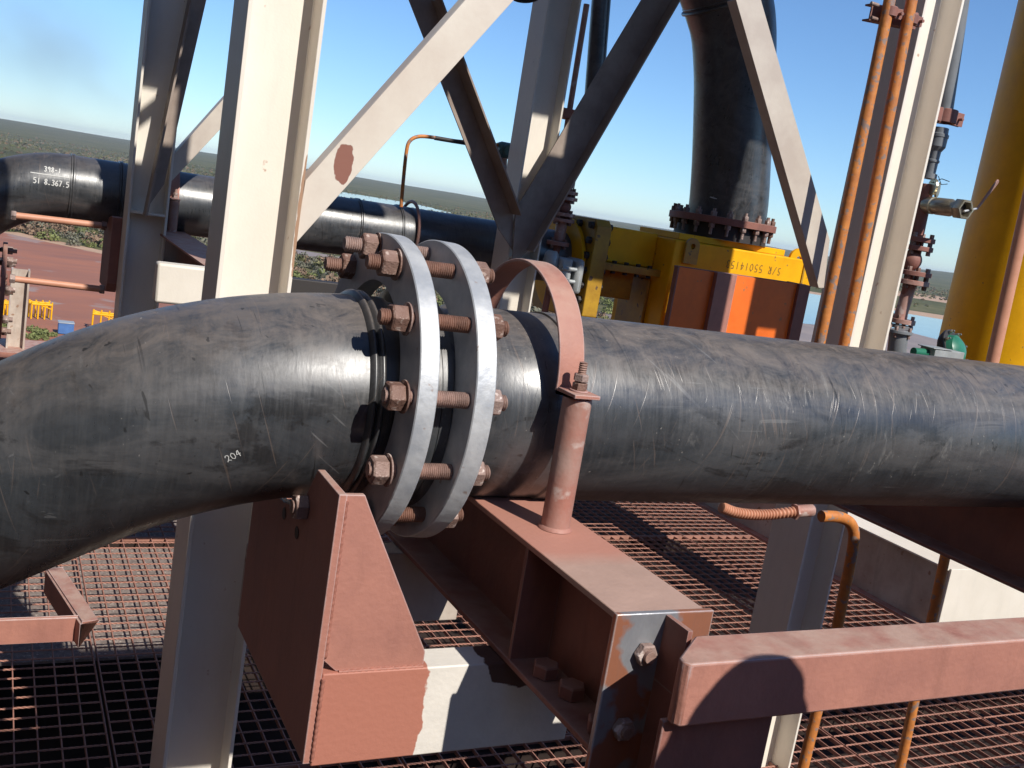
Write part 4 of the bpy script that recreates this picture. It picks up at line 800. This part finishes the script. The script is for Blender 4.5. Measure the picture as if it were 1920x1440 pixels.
# ------------------------------------------------------------------ unseen blockers added out of frame to hold back sun and sky light
ov = thing('shade_cylinder', 'unseen cylinder added above the camera side of the main pipe to cast shade', 'pipe', (1.4, 1., 1.0))  # added only to shade the columns and the grating
mb = MB(); mb.lathe((0, 1.0, 1.06), X3, [(1.42, 0), (1.42, .29), (3.5, .29), (3.5, 0)], 64); mb.build('pipe_body', M['hdpe_far'], ov, ang=50)  # body of the added shade cylinder
mb = MB(); mb.lathe((0, 1.0, 1.06), X3, [(4.24, 0), (4.24, .29), (5.2, .29), (5.2, 0)], 64); tag(mb.build('shade_cylinder', M['hdpe_far'], None, ang=50), 'shorter unseen cylinder added in line with the first to cast shade', 'pipe')  # second added length; the gap lets sun reach the ribbed conduit
od = thing('sun_blocker', 'unseen plates added overhead to block sun from the back columns', 'deck', (3, 8, 3.2))
MB().box(1.2, 9.5, 3.6, 6.0, 3.62, 3.7).build('blocker_plate', M['darksteel'], od)
def panel(x0, x1, z0, z1): MB().box(x0, x1, 3.60, 3.66, z0, z1).build('blocker_panel', M['darksteel'], od)  # added sun blockers; gaps between them place the lit patches
panel(1.40, 2.05, 1.05, 2.55); panel(1.40, 1.78, 3.03, 3.615); panel(1.665, 1.78, 2.551, 3.029)          # added blocker shading the left back column, its opening lets a sun patch through
mb = MB(); mb.prof([(1.44, 2.70), (1.66, 2.93), (1.66, 3.02), (1.44, 2.79)], (0, 3.61, 0), (0, 3.65, 0), X3, Z3); mb.build('blocker_strip', M['darksteel'], od)
panel(2.6, 3.30, 2.78, 3.615); panel(3.75, 4.02, 2.1, 3.615); panel(4.02, 4.20, 2.1, 2.88); panel(4.02, 4.20, 3.35, 3.615); panel(4.20, 6.05, 2.33, 3.615)  # more added sun blockers
panel(5.0, 5.52, 1.35, 2.328); panel(5.80, 5.90, 1.0, 2.328); panel(5.90, 6.10, 1.72, 2.328); panel(6.10, 6.5, 1.0, 2.328)  # added sun blockers, lower row
panel(1.9, 4.1, 1.72, 2.02)  # added sun blocker, long strip
tag(MB().box(-.6, 1.33, 1.0, 1.05, 1.45, 2.9).build('shade_sheet', M['darksteel'], None), 'unseen upright sheet added above the pipe bend to shade the left grating', 'screen')  # added to keep sun off the left part of the grating
pw_ = thing('sky_blocker', 'unseen dark walls added behind and left of the camera to block sky light', 'building', (-3, -7, -20))
MB().box(-3.3, -3.0, -7, 16, LZ0, 9).build('wall', M['blocker'], pw_); MB().box(-3.3, 14, -8, -7.7, LZ0, 3.2).build('wall', M['blocker'], pw_)  # walls added to cut down sky light on the shaded faces

# ================================================================== THE LAND (20 m below)
LZ = -20.
def land_mat():
    m = bpy.data.materials.new('bushland_ground'); m.use_nodes = True; t = m.node_tree; N = t.nodes; Lk = t.links.new; b = N['Principled BSDF']; b.inputs['Roughness'].default_value = 1; b.inputs['Specular IOR Level'].default_value = .1
    tc = N.new('ShaderNodeTexCoord')
    def nz(sc, det, off=0):
        mp = N.new('ShaderNodeMapping'); mp.inputs['Location'].default_value = (off, off, 0); Lk(tc.outputs['Object'], mp.inputs[0]); n = N.new('ShaderNodeTexNoise'); n.inputs['Scale'].default_value = sc; n.inputs['Detail'].default_value = det; n.inputs['Roughness'].default_value = .7; Lk(mp.outputs[0], n.inputs[0]); return n.outputs[0]
    cr = N.new('ShaderNodeValToRGB'); e = cr.color_ramp.elements; e[0].position = .38; e[0].color = (.085, .095, .045, 1); e[1].position = .60; e[1].color = (.15, .145, .08, 1); k = e.new(.68); k.color = (.20, .15, .10, 1); Lk(nz(.16, 10), cr.inputs[0])
    c2 = N.new('ShaderNodeValToRGB'); e = c2.color_ramp.elements; e[0].position = .35; e[0].color = (.55, .6, .5, 1); e[1].position = .65; e[1].color = (1.15, 1.05, .95, 1); Lk(nz(.009, 5, 300), c2.inputs[0])
    mx = N.new('ShaderNodeMix'); mx.data_type = 'RGBA'; mx.blend_type = 'MULTIPLY'; mx.inputs[0].default_value = 1; Lk(cr.outputs[0], mx.inputs[6]); Lk(c2.outputs[0], mx.inputs[7]); Lk(mx.outputs[2], b.inputs['Base Color'])
    return m
M['land'] = land_mat()
M['yard'] = mat('red_gravel_yard', (.36, .135, .075), .95, var=(.25, .105, .07), vscale=.10, bump=.3, bscale=3, stretch=(.35, 1.2, 1), spots=(.30, .20, .17), spot_scale=.12, spot_lo=.58)
M['sand'] = mat('pale_sand', (.50, .34, .22), .95, var=(.40, .24, .15), vscale=.3)
M['mud'] = mat('grey_mud_flat', (.30, .24, .21), .8, var=(.22, .18, .17), vscale=.06)
M['water'] = mat('still_water', (.10, .13, .18), .08, var=(.09, .12, .17), vscale=.05, rvar=.02, spec=.6)
# polar sheet of terrain with low hills near the horizon
rad = [30, 60, 100, 150, 220, 320, 450, 650, 900, 1300, 1800, 2400, 3000, 3600, 4300, 5100, 6000, 7000, 8200, 9600, 11500]
na = 220; vs = []; fs = []
def hill(x, y):
    r = math.hypot(x, y); a = math.atan2(x, y)
    h = 0
    if r > 1500:
        k = min(1, (r-1500)/4500); k = k*k*(3-2*k)
        h = k*(24+5*math.sin(a*5+.6)+3*math.sin(a*13+r*.0006)+2*math.sin(a*31+1.)+1*math.sin(a*67))
        h += 34*k*math.exp(-((a-R(52))/.07)**2)*math.exp(-((r-4600)/1500)**2)+9*k*math.exp(-((a-R(38))/.035)**2)
    return h
vs.append((0, 0, LZ))
for r in rad:
    for k in range(na):
        a = 2*math.pi*k/na; x, y = r*math.sin(a), r*math.cos(a); vs.append((x, y, LZ+hill(x, y)))
for k in range(na): fs.append((0, 1+(k+1) % na, 1+k))
for i in range(len(rad)-1):
    for k in range(na):
        k2 = (k+1) % na; fs.append((1+i*na+k, 1+i*na+k2, 1+(i+1)*na+k2, 1+(i+1)*na+k))
mb = MB(); mb.add(vs, [f[::-1] if True else f for f in fs]); o = mb.build('ground', M['land'], None, ang=60); tag(o, kind='structure')
def sheet(name, m, pts, z, jit=0., sub=6):
    P = [Vector((p[0], p[1], z)) for p in pts]; out = []
    n = len(P)
    for i in range(n):
        for k in range(sub):
            q = P[i].lerp(P[(i+1) % n], k/sub); L_ = (P[(i+1) % n]-P[i]).length
            if jit and k: q += Vector((rng.normal()*jit*L_*.03, rng.normal()*jit*L_*.02, 0))
            out.append(tuple(q))
    mb = MB(); mb.add(out, [tuple(range(len(out)))]); o = mb.build(name, m, None, smooth=False)
    if o.data.polygons[0].normal.z < 0: o.data.flip_normals()
    return tag(o, kind='structure')
G = lambda x, y: tuple(gr(x, y, LZ))[:2]
ya = [G(20, 437), G(110, 455), G(200, 476), G(300, 488), G(420, 492), (60, 120), (70, 60), (40, 10), (-60, 10), (-60, 230)]
sheet('yard', M['yard'], ya, LZ+.02, .3)
def strip(p, q, w0): 
    p, q = Vector((*p, 0)), Vector((*q, 0)); n = (q-p).normalized(); n = Vector((-n.y, n.x, 0)); return [tuple(p-n*w0)[:2], tuple(q-n*w0)[:2], tuple(q+n*w0)[:2], tuple(p+n*w0)[:2]]
sheet('yard_bank', M['sand'], strip(G(15, 435), G(210, 477), 2.2), LZ+.03, .25, 14)
sheet('track', M['mud'], [G(540, 474), G(650, 492), G(700, 506), G(690, 500), G(640, 482), G(545, 466)], LZ+.03, .1)
sheet('gravel_pad', M['mud'], [G(1080, 575), G(1180, 597), G(1240, 640), G(1080, 640)], LZ+.03, .4)
sheet('sand_shore', M['sand'], [G(1470, 538), G(1600, 560), G(1790, 588), G(1990, 640), G(1980, 720), G(1500, 690), G(1430, 600)], LZ+.02, .2)
sheet('lake', M['water'], [G(1470, 543), G(1560, 557), G(1640, 573), G(1700, 588), G(1790, 603), G(1990, 660), G(1850, 660), G(1700, 622), G(1560, 612), G(1440, 600)], LZ+.04, .15)
sheet('mud_flat', M['mud'], [G(1450, 600), G(1560, 610), G(1700, 622), G(1850, 660), G(1980, 700), G(1700, 690), G(1520, 660)], LZ+.03, .15)
sheet('far_shore', M['sand'], [G(1600, 538), G(1700, 546), G(1800, 562), G(1900, 585), G(1900, 592), G(1800, 572), G(1700, 557), G(1600, 546)], LZ+.03, .3)
sheet('scrub_island', M['land'], [G(1620, 562), G(1700, 566), G(1790, 584), G(1800, 596), G(1720, 584), G(1640, 572)], LZ+.045, .2)
sheet('far_lake', M['water'], [G(560, 353), G(600, 354), G(680, 366), G(740, 375), G(790, 385), G(850, 400), G(800, 397), G(740, 388), G(660, 373), G(590, 362)], LZ+.05, .25)

# bushes: leaf clumps, dense near, sparser far
def bush_field(pts_sizes, cols, leaf, per):
    V = []; F = []; mi = []
    for (x, y, s, c, z) in pts_sizes:
        n = per
        d = rng.normal(size=(n, 3)); d /= np.linalg.norm(d, axis=1)[:, None]; rr = rng.uniform(.45, 1., n)[:, None]
        P = d*rr*np.array([s*.62, s*.62, s*.5]); P[:, 2] = np.abs(P[:, 2])*1.15+s*.1; P += np.array([x, y, z])
        a = rng.normal(size=(n, 3)); a /= np.linalg.norm(a, axis=1)[:, None]; b = np.cross(a, d); b /= np.linalg.norm(b, axis=1)[:, None]+1e-6
        l = leaf*s*rng.uniform(.6, 1.3, n)[:, None]; o = len(V)
        q = np.stack([P-a*l, P+b*l*.6, P+a*l, P-b*l*.6], 1).reshape(-1, 3); V.extend(map(tuple, q)); F.extend([(o+4*i, o+4*i+1, o+4*i+2, o+4*i+3) for i in range(n)]); mi.extend([c]*n)
    mb = MB(); mb.v = V; mb.f = F; mb.mi = mi; return mb.build('scrub', cols, None, smooth=False)
def leafm(n, c): return mat(n, c, .8, var=tuple(k*.6 for k in c), vscale=.8, rvar=.1, spec=.2)
LM = [leafm('olive_leaves', (.19, .18, .08)), leafm('grey_green_leaves', (.21, .20, .14)), leafm('dry_brown_twigs', (.30, .20, .13)), leafm('fresh_green_leaves', (.21, .23, .08))]
def inpoly(x, y, poly):
    c = False; n = len(poly)
    for i in range(n):
        x0, y0 = poly[i]; x1, y1 = poly[i-1]
        if (y0 > y) != (y1 > y) and x < (x1-x0)*(y-y0)/(y1-y0)+x0: c = not c
    return c
lakep = [G(1470, 538), G(1600, 556), G(1790, 588), G(1990, 640), G(1980, 720), G(1500, 690), G(1430, 600)]
flake = [G(560, 353), G(680, 366), G(790, 385), G(850, 400), G(740, 388), G(660, 373), G(590, 362)]
trk = [G(540, 474), G(650, 492), G(640, 482), G(545, 466)]
near = []; far = []
while len(near) < 3000:
    px, py = rng.uniform(0, 1760), 0; hz = 224+.166*px; py = hz+rng.uniform(38, 330)
    if py > 660: continue
    x, y = G(px, py); r = math.hypot(x, y)
    if r < 45 or inpoly(x, y, ya) or inpoly(x, y, lakep) or inpoly(x, y, trk): continue
    if rng.random() > min(1., (r/170)**1.2): continue
    near.append((x, y, rng.uniform(1.1, 2.9)*(1 if rng.random() < .85 else 1.5), int(rng.choice([0, 1, 1, 2, 2, 3])), LZ))
while len(far) < 3500:
    px = rng.uniform(-20, 1800); hz = 224+.166*px; py = hz+24+22*rng.random()
    x, y = G(px, py); r = math.hypot(x, y)
    if r > 4200 or inpoly(x, y, lakep) or inpoly(x, y, flake): continue
    far.append((x, y, rng.uniform(1.5, 3.4), int(rng.choice([0, 0, 1, 1, 2])), LZ+hill(x, y)))
o = bush_field(near, LM, .115, 120); tag(o, 'olive and brown low scrub covering the plain beyond the red yard', 'scrub', kind='stuff')
o = bush_field(far, LM, .30, 12); tag(o, 'distant dark scrub on the plain up to the hills', 'scrub', kind='stuff')
gp = []
for cx_, cy_ in ((75, 630), (8, 612)):
    for k in range(40):
        x, y = G(cx_+rng.normal()*10, cy_+rng.normal()*5); gp.append((x, y, rng.uniform(.4, .9), 3, LZ))
o = bush_field(gp, LM, .2, 40); tag(o, 'green weeds growing at the near edge of the yard', 'weeds', kind='stuff')

# things standing in the yard
def steel_stand(px, py, L_, Hh, rot, label):
    c = gr(px, py, LZ); t = thing('yellow_stand', label, 'stand', tuple(c)); ca, sa = math.cos(rot), math.sin(rot); f = lambda a, b, z: (c.x+a*ca-b*sa, c.y+a*sa+b*ca, LZ+z)
    for a in (0, L_*.33, L_*.66, L_):
        for b in (0, 1.2):
            mb = MB(); mb.tube([f(a, b, .03), f(a, b, Hh)], .09, 8); mb.build('post', M['yellow'], t)
    mb = MB()
    for b in (0, 1.2):
        mb.tube([f(0, b, Hh*.85), f(L_, b, Hh*.85)], .12, 8); mb.tube([f(0, b, Hh*.95), f(L_, b, Hh*.6)], .06, 8)
    for a in (0, L_): mb.tube([f(a, 0, Hh*.8), f(a, 1.2, Hh*.8)], .10, 8)
    mb.build('rails', M['yellow'], t); return t
steel_stand(58, 598, 2.0, 1.9, .2, 'yellow steel stand right of the grey post in the yard')
steel_stand(-2, 592, 1.2, 1.6, .2, 'yellow steel stand left of the grey post in the yard')
steel_stand(172, 618, 2.4, 2.0, -.1, 'tall yellow posts in the yard just left of the shaded column')
c = gr(123, 628, LZ); t = thing('blue_crate', 'small blue box standing alone on the red yard', 'crate', tuple(c))
MB().box(c.x-.72, c.x+.72, c.y, c.y+1.3, LZ+.08, LZ+1.15).build('crate_body', M['blue'], t, bevel=.03)
MB().box(c.x-.76, c.x+.76, c.y-.04, c.y+1.34, LZ+1.151, LZ+1.24).build('lid', M['greybox'], t, bevel=.02)
# grey post at the far left (a taller steel column of the plant's lower frame)
p0, p1 = at(22, 505, 13.), at(58, 500, 13.)
t = thing('grey_post', 'dusty grey steel post with bolted top at the far left in front of the yard', 'post', (p0.x, 13, -3)); w_ = p1.x-p0.x
mb = MB(); mb.prof(Hpts(w_, .22, .02, .012), (p0.x, 13, -2.6), (p0.x, 13, p0.z), X3, Y3); mb.build('shaft', M['white_dirty'], t)
mb = MB(); mb.box(p0.x-.12, p0.x-.002, 13.02, 13.12, p0.z-.30, p0.z-.02); mb.build('side_plate', M['primer_dark'], t)
for k in range(3): mb = MB(); mb.hexa((p0.x-.06, 13.019, p0.z-.08-.08*k), (0, -1, 0), .05, .04); mb.build('bolt', M['bolt'], t)
pz = gr(30, 650, -2.6); t = thing('edge_beam', 'pink brown edge beam at the far left end of the gratings', 'beam', (0, 12.9, -2.7)); MB().box(-3, 3, 12.75, 13.6, -2.72, -2.56).build('beam_body', M['primer'], t)

# ------------------------------------------------------------------ haze

mb = MB(); mb.box(-12500, 12500, -12500, 12500, -21.2, 62)
hm = bpy.data.materials.new('haze'); hm.use_nodes = True; t = hm.node_tree; t.nodes.clear(); pv = t.nodes.new('ShaderNodeVolumePrincipled'); o_m = t.nodes.new('ShaderNodeOutputMaterial')
pv.inputs['Color'].default_value = (.72, .84, 1.0, 1); pv.inputs['Density'].default_value = 6.5e-5; pv.inputs['Anisotropy'].default_value = .0
t.links.new(pv.outputs[0], o_m.inputs['Volume']); hz_ = mb.build('haze', hm, None, smooth=False); tag(hz_, kind='stuff', label='pale blue haze lying over the plain')
sm_ = ray(48, 95).normalized()*700
mb = MB(); n = 12; RS = 75
mb.lathe((0, 0, 0), (0, 0, 1), [(-math.cos(math.pi*k/n), math.sin(math.pi*k/n)) for k in range(n+1)], 24)
sm = bpy.data.materials.new('smoke'); sm.use_nodes = True; t = sm.node_tree; t.nodes.clear(); pv = t.nodes.new('ShaderNodeVolumePrincipled'); o_m = t.nodes.new('ShaderNodeOutputMaterial')
tc = t.nodes.new('ShaderNodeTexCoord'); gd = t.nodes.new('ShaderNodeTexGradient'); gd.gradient_type = 'SPHERICAL'; t.links.new(tc.outputs['Object'], gd.inputs[0])
nz = t.nodes.new('ShaderNodeTexNoise'); nz.inputs['Scale'].default_value = 1.6; nz.inputs['Detail'].default_value = 4; t.links.new(tc.outputs['Object'], nz.inputs[0])
mr = t.nodes.new('ShaderNodeMapRange'); mr.inputs[1].default_value = .35; mr.inputs[2].default_value = .8; t.links.new(nz.outputs[0], mr.inputs[0])
mu = t.nodes.new('ShaderNodeMath'); mu.operation = 'MULTIPLY'; t.links.new(gd.outputs[1], mu.inputs[0]); t.links.new(mr.outputs[0], mu.inputs[1])
mv = t.nodes.new('ShaderNodeMath'); mv.operation = 'MULTIPLY'; mv.inputs[1].default_value = .017; t.links.new(mu.outputs[0], mv.inputs[0])
t.links.new(mv.outputs[0], pv.inputs['Density']); pv.inputs['Color'].default_value = (.45, .42, .42, 1); t.links.new(pv.outputs[0], o_m.inputs['Volume'])
so = mb.build('smoke', sm, None); so.location = sm_; so.scale = (RS*1.5, RS, RS*.8); so.rotation_euler = (0, R(28), 0); tag(so, 'faint drifting smudge of brown smoke in the sky at the upper left', 'smoke', kind='stuff')
